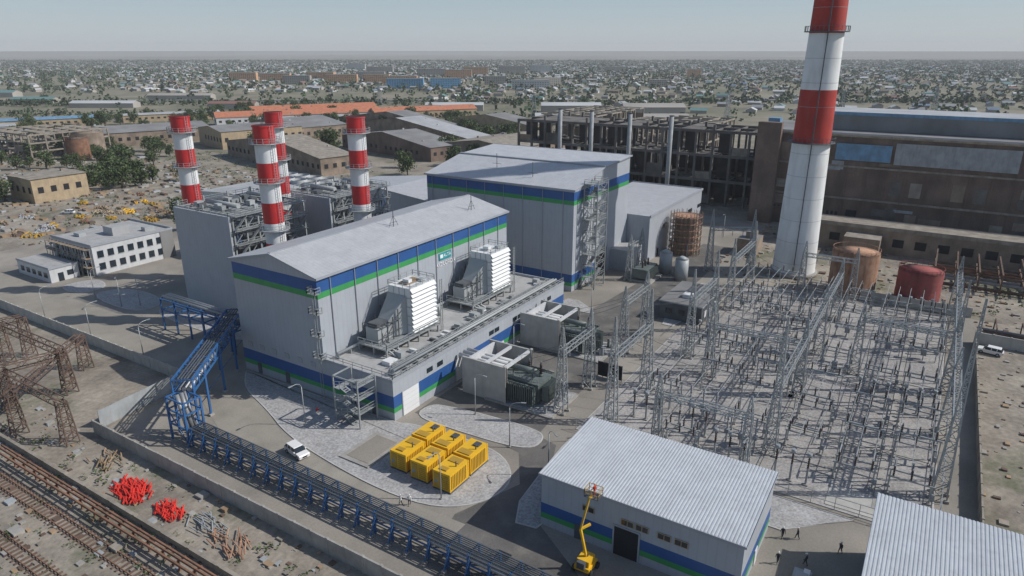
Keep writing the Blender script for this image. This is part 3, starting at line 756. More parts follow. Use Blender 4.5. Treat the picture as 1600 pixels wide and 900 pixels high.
for a,c in zip(pts[:-1],pts[1:]):
    b.rail([(*a,.1),(*c,.1)],2.0,'steel',3,.08)
b.done('mesh_fence')

# ------------------------------------------------------------------ pipe racks
b=B(); y=22
while y>-75:
    for e in (-1.2,1.2):
        b.beam((-22+e,y,0),(-22+e,y,3.3),.26,'steel_blue')
    b.beam((-23.5,y,1.9),(-20.5,y,1.9),.26,'steel_blue'); b.beam((-23.2,y,3.3),(-20.8,y,3.3),.2,'steel_blue')
    b.beam((-20.8,y,2.2),(-19.9,y,.1),.2,'steel_blue'); b.beam((-23.2,y,2.2),(-24.1,y,.1),.2,'steel_blue')
    b.box(-24.4,-23.9,y-.3,y+.3,0,.25,'concrete'); b.box(-20.1,-19.6,y-.3,y+.3,0,.25,'concrete')
    y-=3
for e,z in ((-1.2,1.9),(1.2,1.9),(-1.2,3.25),(1.2,3.25)): b.beam((-22+e,22,z),(-22+e,-75,z),.16,'steel_blue' if z<2 else 'steel_dark')
for e,r in ((-.75,.3),(-.05,.3),(.5,.16),(.85,.12)): b.tube((-22+e,24,2.05+r),(-22+e,-75,2.05+r),r,'pipe_grey' if r>.2 else 'steel_dark',8)
for e in (-.9,-.6,-.3,0,.3,.6,.9): b.tube((-22+e,22,3.5),(-22+e,-75,3.5),.08,'steel_dark',5)
b.done('blue_pipe_rack')
b=B()
p0=Vector((4,46,7.6)); p1=Vector((-21,26,7.6)); d=(p1-p0); n=11; a=Vector((d.y,-d.x,0)).normalized()*1.6
for s_ in (-1,1):
    for z in (0,2.2): b.beam(p0+a*s_+Vector((0,0,z)),p1+a*s_+Vector((0,0,z)),.25,'steel_blue')
for i in range(n+1):
    p=p0.lerp(p1,i/n)
    for s_ in (-1,1):
        b.beam(p+a*s_,p+a*s_+Vector((0,0,2.2)),.2,'steel_blue')
        if i<n: q=p0.lerp(p1,(i+1)/n); b.beam(p+a*s_+Vector((0,0,0 if i%2 else 2.2)),q+a*s_+Vector((0,0,2.2 if i%2 else 0)),.15,'steel_blue')
    b.beam(p-a,p+a,.2,'steel_blue'); b.beam(p-a+Vector((0,0,2.2)),p+a+Vector((0,0,2.2)),.2,'steel_blue')
    if i in (0,3,6,9,11):
        for s_ in (-1,1):
            q=p+a*s_; b.beam((q.x,q.y,0),q,.32,'steel_blue'); b.box(q.x-.4,q.x+.4,q.y-.4,q.y+.4,0,.4,'concrete')
        q=p+a;w=p-a; b.beam((q.x,q.y,.3),(w.x,w.y,4),.14,'steel_blue'); b.beam((q.x,q.y,4),(w.x,w.y,7.4),.14,'steel_blue')
for e,r in ((-.9,.35),(-.1,.35),(.6,.22)): b.tube(p0+a.normalized()*e+Vector((0,0,.5)),p1+a.normalized()*e+Vector((0,0,.5)),r,'pipe_grey',8)
for e in (-.9,-.4,.1,.6): b.tube(p0+a.normalized()*e+Vector((0,0,2.4)),p1+a.normalized()*e+Vector((0,0,2.4)),.12,'steel_dark',6)
for e,r in ((-.8,.35),(0,.35),(.6,.2)): b.tube((-21.7+e,25.5,8),(-22+e,23.5,2.5),r,'pipe_grey',8)
for x in (-23.5,-20.5):
    for y in (22.5,27): b.beam((x,y,0),(x,y,7.6),.3,'steel_blue')
    for z in (3,5.5,7.6): b.beam((x,22.5,z),(x,27,z),.22,'steel_blue')
    b.beam((x,22.5,0),(x,27,5.5),.14,'steel_blue')
for z in (3,5.5,7.6):
    for y in (22.5,27): b.beam((-23.5,y,z),(-20.5,y,z),.22,'steel_blue')
for i in range(6):
    y=46+i*5
    for x in (3,6): b.beam((x,y,0),(x,y,7.6),.3,'steel_blue')
    b.beam((3,y,7.6),(6,y,7.6),.25,'steel_blue'); b.beam((3,y,5),(6,y,5),.25,'steel_blue')
for x in (3,6): b.beam((x,46,7.6),(x,71,7.6),.25,'steel_blue'); b.beam((x,46,5),(x,71,5),.25,'steel_blue')
for x in (3.7,4.6,5.3): b.tube((x,45,8),(x,71,8),.3,'pipe_grey',8)
b.done('elevated_pipe_bridge')

# ------------------------------------------------------------------ walls / fences
def wall(name,p,q,h,t=.2,mat='concrete_l',sp=3.0,post=.32):
    b=B(); p=Vector((*p,0));q=Vector((*q,0)); d=q-p; n=max(1,int(d.length/sp)); u=d.normalized(); 
    for i in range(n):
        a=p.lerp(q,i/n);c=p.lerp(q,(i+1)/n); a2=a+u*post/2; c2=c-u*post/2; hh=h+ (U(-.04,.04))
        b.beam(a2+Vector((0,0,hh/2)),c2+Vector((0,0,hh/2)),t,mat,hh)
        b.beam(a,a+Vector((0,0,h+.12)),post,mat)
    return b.done(name)
wall('concrete_fence',(-10.2,175),(-10.2,43),2.4); wall('sheet_metal_fence',(-11,42.4),(-28,40.4),3.2,.1,'patch',2.5,.12)
wall('concrete_fence',(-29.3,39.5),(-29.2,-90),2.4,.25,'concrete')
wall('low_concrete_wall',(-38.5,60),(-38.5,-60),1.0,.5,'concrete_old',6,.55)
wall('concrete_fence',(13,-84.3),(92,-84.3),2.2,.22,'concrete_old'); wall('concrete_fence',(92,-84.3),(90,-150),2.6,.25,'concrete_l'); wall('concrete_fence',(109,-60),(109,-84),2.4)

b=B()
for x0 in (-44,-50):
    for e in (-.75,.75): b.beam((x0+e,120,.25),(x0+e,-70,.25),.09,'rust',.18)
    y=120
    while y>-70: b.box(x0-1.3,x0+1.3,y,y+.25,.02,.17,'rust_dk'); y-=.9
b.done('railway_track')
b=B()
for i in range(26):
    y=40-i*3.2
    b.beam((-41,y,0),(-41,y,1.5),.22,'rust'); b.beam((-42,y,1.5),(-40,y,1.5),.2,'rust')
for e in (-.6,.1,.6): b.tube((-41+e,45,1.75),(-41+e,-45,1.75),.2,'rust',6)
b.done('rusty_pipeline')
def rustgantry(x,y,x2,y2,h):
    b=B(); b.lattice(x,y,0,h,2,1.2,6,'rust_dk',.16,.09); b.lattice(x2,y2,0,h,2,1.2,6,'rust_dk',.16,.09)
    d=math.hypot(x2-x,y2-y); b.truss((x,y,h-.8),(x2,y2,h-.8),1.2,1.3,int(d/1.5),'rust_dk',.15,.08)
    return b.done('rusty_steel_gantry')
rustgantry(-24,58,-24,82,8.5); rustgantry(-33,40,-33,60,7.5); rustgantry(-33,60,-24,58,8); rustgantry(-20,82,-34,86,8.5);rustgantry(-17,66,-36,50,7)
def heap(name,cx,cy,n,r,mat,L=3.5,t=.16):
    b=B()
    for i in range(n):
        a=R()*6.28; q=r*math.sqrt(R()); x=cx+q*math.cos(a)*.7;y=cy+q*math.sin(a)*1.3; th=U(-.5,.5)+1.2; l=U(L*.5,L)
        z=.15+U(0,.7)*(1-q/r*.7)
        b.tube((x-l/2*math.cos(th),y-l/2*math.sin(th),z),(x+l/2*math.cos(th),y+l/2*math.sin(th),z+U(-.12,.25)),t,mat,6)
    return b.done(name)
heap('red_pipe_pile',-35,19,110,2.9,'red_pipe',2.6,.11); heap('red_pipe_pile',-35,10,70,2.0,'red_pipe',2.2,.1)
heap('scrap_timber_pile',-40,62,40,5,'wood',3,.12); heap('scrap_metal_pile',-34.5,-3,26,3,'rust_l',3,.09)
heap('scrap_metal_pile',-34,3,26,2.6,'patch',3,.08); heap('scrap_timber_pile',-33,30,20,3,'wood',2.5,.1)
for i in range(34):
    heap('timber_pile',U(26,90),U(165,234),random.choice((14,24,36)),U(1.6,4),random.choice(['yellow_d','wood','wood','tan','slate_l','yellow_d','concrete','rust','yellow']),4,.26)
b=B()
for i in range(1500):
    x=U(-72,-30);y=U(-60,95);s_=U(.06,.38)*(1 if R()<.9 else 2); b.box(x,x+s_*U(1,3),y,y+s_*U(1,3),0,s_*.7,random.choice(['concrete_old','rust_dk','concrete','wood','concrete_old','patch']))
for i in range(900):
    x=U(110,182);y=U(-150,-20);s_=U(.15,.6); b.box(x,x+s_*U(1,3),y,y+s_*U(1,3),0,s_*.7,random.choice(['concrete_old','rust_dk','concrete','wood']))
for i in range(400):
    x=U(16,107);y=U(-118,-85);s_=U(.1,.45); b.box(x,x+s_*U(1,3),y,y+s_*U(1,3),0,s_*.7,random.choice(['concrete_old','rust_dk','concrete','wood']))
for i in range(1300):
    x=U(20,150);y=U(165,420);s_=U(.3,1.3); b.box(x,x+s_*U(1,3),y,y+s_*U(1,3),0,s_*.6,random.choice(['concrete_old','rust_dk','concrete','wood','slate_l','brick_l']))
b.done('rubble')
b=B()
for k in range(7):
    z=.8+(k%3)*.9; x=132+k*3
    b.tube((x,-75,z),(x,-190,z),.4,random.choice(['rust','pipe_grey','rust_dk']),8)
for i in range(22):
    y=-75-i*5
    for x in (131,140,151): b.beam((x,y,0),(x,y,5.5),.35,'rust_dk')
    for z in (2.6,5.4): b.beam((131,y,z),(151,y,z),.35,'rust_dk')
b.done('old_pipe_trestle')
b=B()
for k in range(5): b.tube((96+k*1.2,-86,.5),(96+k*1.2,-140,.5),.35,random.choice(['rust','pipe_grey','rust_dk']),8)
for i in range(10):
    y=-88-i*5
    b.beam((95,y,0),(95,y,3),.25,'rust_dk'); b.beam((102,y,0),(102,y,3),.25,'rust_dk'); b.beam((95,y,3),(102,y,3),.25,'rust_dk')
b.done('old_ground_pipes')

# ------------------------------------------------------------------ lamps
def lamp():
    b=B(); b.cyl(0,0,0,.3,.2,'concrete',8); b.cyl(0,0,0,7.2,.1,'steel',8,r2=.07)
    pr=[(0,0,7.2),(-.3,0,7.8),(-1.0,0,8.1),(-1.9,0,8.15)]
    for a,c in zip(pr[:-1],pr[1:]): b.tube(a,c,.05,'steel',6)
    b.box(-2.6,-1.8,-.13,.13,8.1,8.22,'insul_grey'); b.box(-2.55,-1.9,-.1,.1,8.07,8.1,'white')
    return b
lm=None
for x,y,r in ((-9,12,0),(9,-10.5,1.5),(-13,-20,0),(3.5,-21,2.0),(6,94,1),(9,91,2),(0,-30,1),(152,-13,0),(5.5,105,3),(-8.6,60,3.1),(-8.6,80,3.1),(-8.6,100,3.1),(62,-7,1.6),(13.4,-34,0),(13.4,-55,0),(32,-4,1.5),(110,-14,2)):
    if lm is None: o=lamp().done('street_lamp',loc=(x,y,0),rot=r); lm=o.data
    else: inst(lm,'street_lamp',(x,y,0),r)

# ------------------------------------------------------------------ vehicles
def car(x,y,rot):
    b=B(); W=.9
    lo=[(-2.3,.35),(2.3,.35),(2.35,.75),(2.2,.95),(1.2,1.05),(-2.2,1.05),(-2.35,.8)]
    def ex(pr,w0,mat,w1=None):
        n=len(pr); w1=w1 or [w0]*n
        for i in range(n):
            j=(i+1)%n; b.face([(pr[i][0],-w1[i],pr[i][1]),(pr[j][0],-w1[j],pr[j][1]),(pr[j][0],w1[j],pr[j][1]),(pr[i][0],w1[i],pr[i][1])],mat)
        b.face([(p[0],-w,p[1]) for p,w in zip(pr,w1)],mat); b.face([(p[0],w,p[1]) for p,w in zip(pr,w1)][::-1],mat)
    ex(lo,W,'car_white')
    gl=[(1.25,1.04),(.55,1.58),(-1.75,1.58),(-2.15,1.04)]; ex(gl,.86,'glass',[.86,.74,.74,.86])
    ex([(.6,1.58),(.5,1.66),(-1.7,1.66),(-1.85,1.58)],.76,'car_white')
    for px in (-.2,-1.2):
        for s_ in (-1,1): b.beam((px,s_*.87,1.04),(px,s_*.76,1.6),.1,'car_white')
    for px in (-1.45,1.45):
        for s_ in (-1,1):
            b.tube((px,s_*.72,.36),(px,s_*.95,.36),.36,'tyre',18); b.tube((px,s_*.94,.36),(px,s_*.97,.36),.2,'steel',12)
    for s_ in (-1,1): b.box(2.3,2.37,s_*.65-.18,s_*.65+.18,.68,.85,'sign_white'); b.box(-2.38,-2.3,s_*.7-.12,s_*.7+.12,.7,.95,'red'); b.box(.85,1.05,s_*.98-.1,s_*.98+.1,1.05,1.2,'car_white')
    b.box(2.33,2.38,-.4,.4,.5,.75,'dark')
    return b.done('parked_car',loc=(x,y,.03),rot=rot)
car(-15.9,6.2,math.radians(-101)); car(87,-87,1.4); car(26,168,.8); car(52,212,2.2)
b=B()
b.box(-1.2,1.2,-1,1,.5,1.1,'yellow'); b.box(-.9,.9,-.8,.8,1.1,1.9,'yellow')
for sx in (-.9,.9):
    for sy in (-1.15,1.15): b.tube((sx,sy-.15,.42),(sx,sy+.15,.42),.42,'tyre',14)
b.box(-1.6,-1,-.5,.5,1.1,2,'steel_dark')
b.beam((0,0,1.9),(-.8,.5,6.2),.26,'yellow'); b.beam((-.8,.5,6.2),(.4,-.2,6.4),.24,'yellow'); b.beam((.2,-.2,2.2),(.0,-.1,1.9),.2,'steel_dark')
b.beam((-.8,.5,6.2),(.9,.3,9.6),.22,'yellow_d'); b.beam((.9,.3,9.6),(1.5,.3,9.4),.18,'yellow')
b.box(1.3,2.7,-.6,1.2,9.2,9.28,'steel_dark'); b.rail([(1.3,-.6,9.25),(2.7,-.6,9.25),(2.7,1.2,9.25),(1.3,1.2,9.25),(1.3,-.6,9.25)],1.1,'yellow_d',.8,.06)
b.done('boom_lift',loc=(-14.4,-43.3,0))

# ------------------------------------------------------------------ people
def person(name,x,y,z,rot,top='cloth_dark',leg='cloth_dark',step=.25,helm=True,arm=.2):
    V=[(0,0,.95),(0,0,1.2),(0,0,1.42),(0,0,1.52),(0,.02,1.66),(0,.01,1.74)]
    E=[(0,1),(1,2),(2,3),(3,4),(4,5)]; Rr=[.15,.15,.13,.06,.1,.07]
    def add(p,par,r): V.append(p);E.append((par,len(V)-1));Rr.append(r);return len(V)-1
    for s_ in (-1,1):
        h=add((s_*.1,0,.88),0,.11); k=add((s_*.11,s_*step*.5+.03,.48),h,.075); a=add((s_*.11,s_*step-.02,.09),k,.05); add((s_*.12,s_*step+.14,.05),a,.045)
        sh=add((s_*.2,0,1.4),2,.075); el=add((s_*.27,-s_*arm*.4,1.12),sh,.055); wr=add((s_*.25,-s_*arm+.08,.88),el,.04); hd=add((s_*.25,-s_*arm+.1,.79),wr,.035)
    me=bpy.data.meshes.new('t'); me.from_pydata(V,E,[]); o=bpy.data.objects.new('t',me); link(o)
    sk=o.modifiers.new('s','SKIN'); sk.use_smooth_shade=True
    for i,q in enumerate(me.skin_vertices[0].data): q.radius=(Rr[i]*(1.25 if i in (1,2) else 1),Rr[i]*.85); q.use_root=(i==0)
    sb=o.modifiers.new('b','SUBSURF'); sb.levels=1; sb.render_levels=1
    dg=bpy.context.evaluated_depsgraph_get(); m2=bpy.data.meshes.new_from_object(o.evaluated_get(dg)); bpy.data.objects.remove(o)
    m2.materials.clear()
    for q in (leg,top,'skin','tyre'): m2.materials.append(MATS[q])
    for f in m2.polygons:
        c=f.center; f.material_index=3 if c.z<.1 else 0 if c.z<.96 and abs(c.x)<.2 else 2 if (c.z>1.5 or (c.z<.86 and abs(c.x)>.18)) else 1
    ob=bpy.data.objects.new(name,m2); link(ob); ob.location=(x,y,z); ob.rotation_euler[2]=rot
    hb=B(); hb.cyl(0,.02,1.70,1.84,.125,'helmet' if helm else 'dark',14,r2=.07); hb.box(-.09,.09,.1,.2,1.70,1.72,'helmet' if helm else 'dark')
    hb.tube((0,.1,1.64),(0,.14,1.63),.02,'skin',6); hb.box(-.05,-.02,.105,.115,1.665,1.68,'dark'); hb.box(.02,.05,.105,.115,1.665,1.68,'dark'); hb.box(-.03,.03,.1,.112,1.595,1.605,'red')
    h=hb.done('head_details',loc=(0,0,0)); h.parent=ob
for i,(x,y,r,t,l) in enumerate(((-17,-16,1.2,'helmet','cloth_dark'),(-16.3,-17,2.2,'helmet','cloth_dark'),(4.2,-62.5,2,'cloth_dark','cloth_dark'),(5,-64.2,.5,'cloth_dark','cloth_dark'),(5,-69.3,1,'cloth_dark','cloth_dark'),(30,-26,0,'cloth_dark','cloth_dark'),(31,-27,2,'cloth_dark','cloth_dark'),(-1,-63,2,'cloth_dark','cloth_dark'),(0.5,-66,0,'cloth_dark','cloth_dark'))):
    person('worker',x,y,.03,r,t,l)
person('worker',-12.4,-43.1,9.27,0,'cloth_red','cloth_red',.05)
b=B(); b.cyl(0,0,0,.6,.2,'red_pipe',8,r2=.05); b.box(-.25,.25,-.25,.25,0,.05,'red_pipe'); b.done('traffic_cone',loc=(-4.5,14,.13))
b=B(); b.box(0,3,0,2,.1,.5,'steel'); b.box(.3,1.5,.3,1.6,.5,1.3,'duct'); b.box(1.8,2.8,.2,.9,.5,.9,'white'); b.done('equipment_skid',loc=(-4,-67,0))

# ------------------------------------------------------------------ admin building etc.
b=B(); b.box(16,40,124,146,0,8.4,'white_wall','roof_flat')
b.box(15.8,40.2,123.8,124.1,8.4,9,'trim'); b.box(15.8,16.1,124.1,146,8.4,9,'trim'); b.box(39.9,40.2,124.1,146,8.4,9,'trim')
b.box(26,31,131,136,8.4,10.8,'slate_l','roof_flat'); b.box(34,37,128,130,8.4,9.6,'duct'); b.box(20,22,138,141,8.4,9.4,'duct')
for z in (1.5,5):
    for i in range(8): b.box(17.2+i*2.9,18.9+i*2.9,123.9,123.98,z,z+1.9,'glass'); b.box(17.1+i*2.9,19+i*2.9,123.86,123.9,z-.12,z-.02,'trim')
    for i in range(7): b.box(15.9,15.98,125.2+i*2.9,126.9+i*2.9,z,z+1.9,'glass')
b.box(36,40,123.82,123.89,0,8.4,'slate')
for i in range(8):
    y=124.5+i*3; b.beam((14,y,0),(14,y,8),.14,'steel'); b.beam((15.5,y,0),(15.5,y,8),.14,'steel')
    if i<7: b.beam((14,y,0 if i%2 else 8),(14,y+3,8 if i%2 else 0),.1,'steel')
for z in (2.6,5.2,7.8): b.box(14,15.6,124,146,z,z+.08,'wood'); b.rail([(14,124,z),(14,146,z)],1.1,'steel',2,.08)
b.done('office_building')
b=B(); b.box(6,13.5,128,146,0,4,'white_wall','roof_flat'); b.box(5.8,13.7,127.8,128,3.8,4.4,'trim'); b.box(5.8,6,128,146,3.8,4.4,'trim')
for i in range(5): b.box(5.9,5.98,129.5+i*3.2,131.3+i*3.2,1.2,2.6,'glass')
b.box(8,9.4,127.9,127.98,0.05,2.4,'glass'); b.box(10.4,12,127.9,127.98,1.2,2.6,'glass'); b.done('gatehouse')
b=B(); b.box(42,60,112,122,0,7,'trim','roof_flat'); 
for i in range(5): b.box(43+i*3.4,45+i*3.4,111.9,111.98,3.5,5.4,'glass')
b.done('service_building')
def shed(name,cx,cy,L,W,h,rot=0,wall_='brick_l',roof='slate',pitch=.12,win=True):
    b=B(); l=L/2;w=W/2;r=h+w*pitch
    b.face([(-l,-w,0),(l,-w,0),(l,-w,h),(-l,-w,h)],wall_); b.face([(l,w,0),(-l,w,0),(-l,w,h),(l,w,h)],wall_)
    b.face([(-l,w,0),(-l,-w,0),(-l,-w,h),(-l,0,r),(-l,w,h)],wall_); b.face([(l,-w,0),(l,w,0),(l,w,h),(l,0,r),(l,-w,h)],wall_)
    o=.5; b.face([(-l-o,-w-o,h),(l+o,-w-o,h),(l+o,0,r+.1),(-l-o,0,r+.1)],roof); b.face([(l+o,w+o,h),(-l-o,w+o,h),(-l-o,0,r+.1),(l+o,0,r+.1)],roof)
    if win:
        n=int(L/5)
        for i in range(n):
            x=-l+2+i*5
            if R()<.85: b.box(x,x+2.2,-w-.06,-w-.02,h*.4,h*.65,'dark')
            b.box(x,x+2.2,w+.02,w+.06,h*.4,h*.65,'dark')
        for i in range(int(W/5)): 
            y=-w+1.5+i*5
            if R()<.85: b.box(-l-.06,-l-.02,y,y+2.0,h*.4,h*.65,'dark')
        for i in range(int(L/9)):
            x=U(-l+1,l-2); y=U(-w*.8,w*.8); z=r-abs(y)*pitch; b.box(x,x+U(.6,1.6),y,y+U(.6,1.6),z-.3,z+U(.4,1.2),random.choice(['slate','concrete_old','slate_l']))
    return b.done(name,loc=(cx,cy,0),rot=rot)
D=math.radians
shed('old_tan_building',65,252,22,20,10,0,'tan','concrete_old',.02)
shed('grey_hall',112,90,30,60,12,0,'wall_grey','roof_grey',.1,False)
shed('cooling_building',92,150,24,34,9,0,'white_wall','slate_l',.06)
shed('factory_shed',200,400,70,45,9,D(-20),'brick_l','slate'); shed('factory_shed',230,330,55,40,11,D(-15),'tan','slate')
shed('brick_warehouse',183,240,20,105,9,D(-12),'brick_l','concrete_old'); shed('brick_warehouse',250,215,25,90,8,D(-12),'brick','slate')
shed('warehouse_orange_roof',350,417,140,22,7,D(-31),'white_wall','orange_roof',.35); shed('warehouse_orange_roof',400,455,120,20,7,D(-31),'white_wall','orange_roof',.35)
shed('warehouse_orange_roof',440,350,100,20,7,D(-31),'tan','orange_roof',.35)
shed('long_shed',300,250,22,150,7,D(-10),'brick_l','slate_l'); shed('long_shed',345,300,20,130,7,D(-10),'brick_l','slate')
shed('long_shed',380,230,22,90,8,D(-10),'tan','slate'); shed('factory_shed',280,340,40,70,9,D(-12),'brick_l','slate')
shed('long_shed',150,470,100,20,7,D(-25),'white_wall','slate_l'); shed('long_shed',120,560,120,22,6,D(-25),'white_wall','slate_l'); shed('long_shed',210,570,90,22,6,D(-25),'tan','lblue')
shed('factory_shed',275,150,60,50,9,D(-4),'brick_l','concrete_old'); shed('long_shed',240,110,60,16,7,D(-4),'brick_l','slate_l')
shed('long_shed',300,530,80,18,6,D(-25),'tan','slate_l'); shed('long_shed',60,440,60,18,6,D(-15),'white_wall','orange_roof',.3)
b=B(); b.box(105,122,120,165,5,9,'steel_dark')
for i in range(6):
    for j in range(2): x=109.5+j*8; y=124+i*7.3; b.cyl(x,y,9,11,3.2,'white_wall',24,cap=False); b.cyl(x,y,10,10.1,3.1,'dark',24)
for i in range(7):
    for x in (105.5,121.5): b.beam((x,120.5+i*7.3,0),(x,120.5+i*7.3,5),.5,'steel')
b.done('air_cooler')
def ruin(name,x0,y0,nx,ny,sx,sy,h,lv):
    b=B()
    for i in range(nx+1):
        for j in range(ny+1):
            x=x0+i*sx;y=y0+j*sy; hh=h*(1 if R()<.8 else .6); b.beam((x,y,0),(x,y,hh),.8,'concrete_old')
            for k in range(1,lv+1):
                z=h*k/lv
                if i<nx and R()<.85: b.beam((x,y,z),(x+sx,y,z),.6,'concrete_old',.8)
                if j<ny and R()<.85: b.beam((x,y,z),(x,y+sy,z),.6,'concrete_old',.8)
                if i<nx and j<ny and R()<.3: b.box(x,x+sx,y,y+sy,z-.2,z,'concrete_old')
                if j<ny and R()<.25: b.box(x-.2,x+.2,y,y+sy,z-h/lv,z-h/lv*U(.3,.6),'brick_l')
    return b.done(name)
ruin('ruined_concrete_building',112,372,5,6,9,9,14,3); ruin('ruined_concrete_building',330,120,10,5,8,8,20,3); ruin('ruined_concrete_building',300,60,8,5,8,8,18,3); ruin('ruined_concrete_building',270,30,6,4,8,8,24,3)
tank('old_brick_tank',142,368,9,13,'brick_l','brick_l')
tank('old_brick_tank',128,352,6,12,'rust','rust_dk')

# ------------------------------------------------------------------ trees
def tree_mesh(h,seed,leaf=900):
    random.seed(seed); b=B()
    b.tube((0,0,0),(U(-.2,.2),U(-.2,.2),h*.4),h*.035,'bark',7,r2=h*.02); cl=[]
    for i in range(13):
        a=R()*6.28; z0=h*U(.1,.35); q=h*U(.12,.38); z1=h*U(.3,.86)
        b.tube((0,0,z0),(q*math.cos(a),q*math.sin(a),z1),h*.014,'bark',5,r2=h*.004); cl.append((q*math.cos(a),q*math.sin(a),z1,h*U(.14,.22)))
    cl+=[(0,0,h*.82,h*.17),(0,0,h*.6,h*.25)]
    for i in range(leaf):
        c=random.choice(cl); d=Vector((random.gauss(0,1),random.gauss(0,1),random.gauss(0,.8))).normalized()*c[3]*U(.5,1.1)
        p=Vector(c[:3])+d; s_=h*U(.03,.055); n=Vector((U(-1,1),U(-1,1),U(0,1))).normalized(); t=n.orthogonal().normalized(); t2=n.cross(t)
        b.face([p-t*s_,p+t2*s_*.8,p+t*s_,p-t2*s_*.8],'leaf_a' if R()<.45 else 'leaf_b')
    return b
tms=[]
for i in range(4):
    o=tree_mesh(8+i*.9,i).done('deciduous_tree',loc=[(96,252,0),(108,247,0),(49,256,0),(88,262,0)][i]); tms.append(o.data)
random.seed(11)
for x,y,s_ in [(40,262,1.3),(36,250,1.2),(30,262,1.3),(100,258,1.3),(118,240,.9),(44,272,1.3),(92,245,1),(104,256,1.1),(82,255,.9),(87,247,1.1),(100,243,1),(36,270,1.4),(25,268,1.2),(33,256,1.1),(160,330,1),(170,340,1.1),(300,200,1),(310,190,1.2),(320,205,1),(255,280,1),(235,275,.8),(150,420,1.2),(140,330,.9),(26,240,.8),(20,255,1.1),(60,150,.7),(72,170,.8)]+[(U(180,430),U(150,560),U(.8,1.3)) for _ in range(130)]+[(U(30,180),U(270,640),U(.7,1.2)) for _ in range(90)]:
    inst(random.choice(tms),'deciduous_tree',(x,y,0),R()*6,s_)
b=B()
for i in range(1100):
    q=R()
    if q<.4: x=U(-70,-30.5);y=U(-30,90)
    elif q<.85: x=U(40,190);y=U(175,330)
    else: x=U(110,180);y=U(-140,-80)
    s_=U(.25,1.0)*(1 if q<.4 else 1.6)
    for k in range(12):
        p=Vector((x+random.gauss(0,s_*.6),y+random.gauss(0,s_*.6),U(.05,s_*.7))); n=Vector((U(-1,1),U(-1,1),U(.2,1))).normalized(); t=n.orthogonal().normalized()*s_*.22; t2=n.cross(t)
        b.face([p-t,p+t2,p+t,p-t2],'leaf_b')
b.done('shrubs')

# ------------------------------------------------------------------ town
random.seed(5)
cxw,cyw=-76.5,-71.6; FX,FY=.847,.531
def TW(n,e): return (cxw+n*FX+e*FY, cyw+n*FY-e*FX)
cols=[('t_white',(.50,.51,.51)),('t_grey',(.28,.29,.30)),('t_teal',(.13,.24,.23)),('t_red',(.25,.13,.10)),('t_blue',(.14,.20,.29)),('t_brown',(.21,.175,.14)),('t_pale',(.36,.335,.30))]
for n,c in cols: M(n,c,.7,var=.15,scale=.02,plain=True)
rw=['t_white']*5+['t_grey']*7+['t_teal']*3+['t_red']*1+['t_blue']*1+['t_brown']*4
b=B()
def house(b,x,y,L,W,h,rot,roof,wl):
    c,s_=math.cos(rot),math.sin(rot); l=L/2;w=W/2;r=h+w*.45
    P=lambda a,d,z:(x+a*c-d*s_,y+a*s_+d*c,z)
    b.face([P(-l,-w,0),P(l,-w,0),P(l,-w,h),P(-l,-w,h)],wl); b.face([P(-l,w,0),P(-l,-w,0),P(-l,-w,h),P(-l,0,r),P(-l,w,h)],wl)
    b.face([P(l,w,0),P(-l,w,0),P(-l,w,h),P(l,w,h)],wl); b.face([P(l,-w,0),P(l,w,0),P(l,w,h),P(l,0,r),P(l,-w,h)],wl)
    o=.6; b.face([P(-l-o,-w-o,h-.2),P(l+o,-w-o,h-.2),P(l+o,0,r+.1),P(-l-o,0,r+.1)],roof); b.face([P(l+o,w+o,h-.2),P(-l-o,w+o,h-.2),P(-l-o,0,r+.1),P(l+o,0,r+.1)],roof)
cnt=0
while cnt<6800:
    n=math.sqrt(U(700**2,3700**2)); e=U(-.95,.95)*n
    if e<-100 and n<1050: continue
    if e<100 and n<860: continue
    if e< -.55*n and R()<.6: continue
    x,y=TW(n,e)
    x=round(x/24)*24+U(-3,3) if R()<.7 else x; y=round(y/21)*21+U(-3,3)
    house(b,x,y,U(8,17),U(6,10),U(2.6,3.6),random.choice((0,math.pi/2))+.2+U(-.08,.08),random.choice(rw),random.choice(('t_pale','t_white','t_brown','t_pale'))); cnt+=1
b.done('distant_town_houses',loc=(0,0,0))
b=B()
def tuft(x,y,h,mat,k=9):
    for _ in range(k):
        p=Vector((x+random.gauss(0,h*.28),y+random.gauss(0,h*.28),h*U(.15,1))); nn=Vector((U(-1,1),U(-1,1),U(.1,1))).normalized(); t=nn.orthogonal().normalized()*h*.24; t2=nn.cross(t)
        b.face([p-t,p+t2,p+t,p-t2],mat)
for i in range(21000):
    n=math.sqrt(U(560**2,4200**2)); e=U(-.95,.95)*n
    if n<800 and R()<.5: continue
    if e<-100 and n<1050 and R()<.6: continue
    x,y=TW(n,e); tuft(x,y,U(4,10),'leaf_far' if n<2200 else 'leaf_far_haze')
for i in range(900):
    e=U(-900,900); x,y=TW(830+U(-16,16)+e*.05,e); tuft(x,y,U(3,8),'leaf_far')
for i in range(600):
    e=U(-700,200); x,y=TW(640+U(-24,24)-e*.1,e); tuft(x,y,U(2,6),'leaf_far')
b.done('distant_trees',loc=(0,0,0))
def apart(n,e,L,h,col,rot=0,W=12,name='apartment_block'):
    b=B(); x,y=TW(n,e); b.box(-L/2,L/2,-W/2,W/2,0,h,col,'t_grey'); k=max(3,int(h/3))
    for f in range(k):
        for i in range(int(L/4)):
            for yy in ((-W/2-.05,-W/2-.01),(W/2+.01,W/2+.05)): b.box(-L/2+1.2+i*4,-L/2+2.6+i*4,yy[0],yy[1],f*3+1.1,f*3+2.2,'glass')
    b.box(-L/2-.2,L/2+.2,-W/2-.2,W/2+.2,h,h+.5,'t_pale'); return b.done(name,loc=(x,y,0),rot=rot)
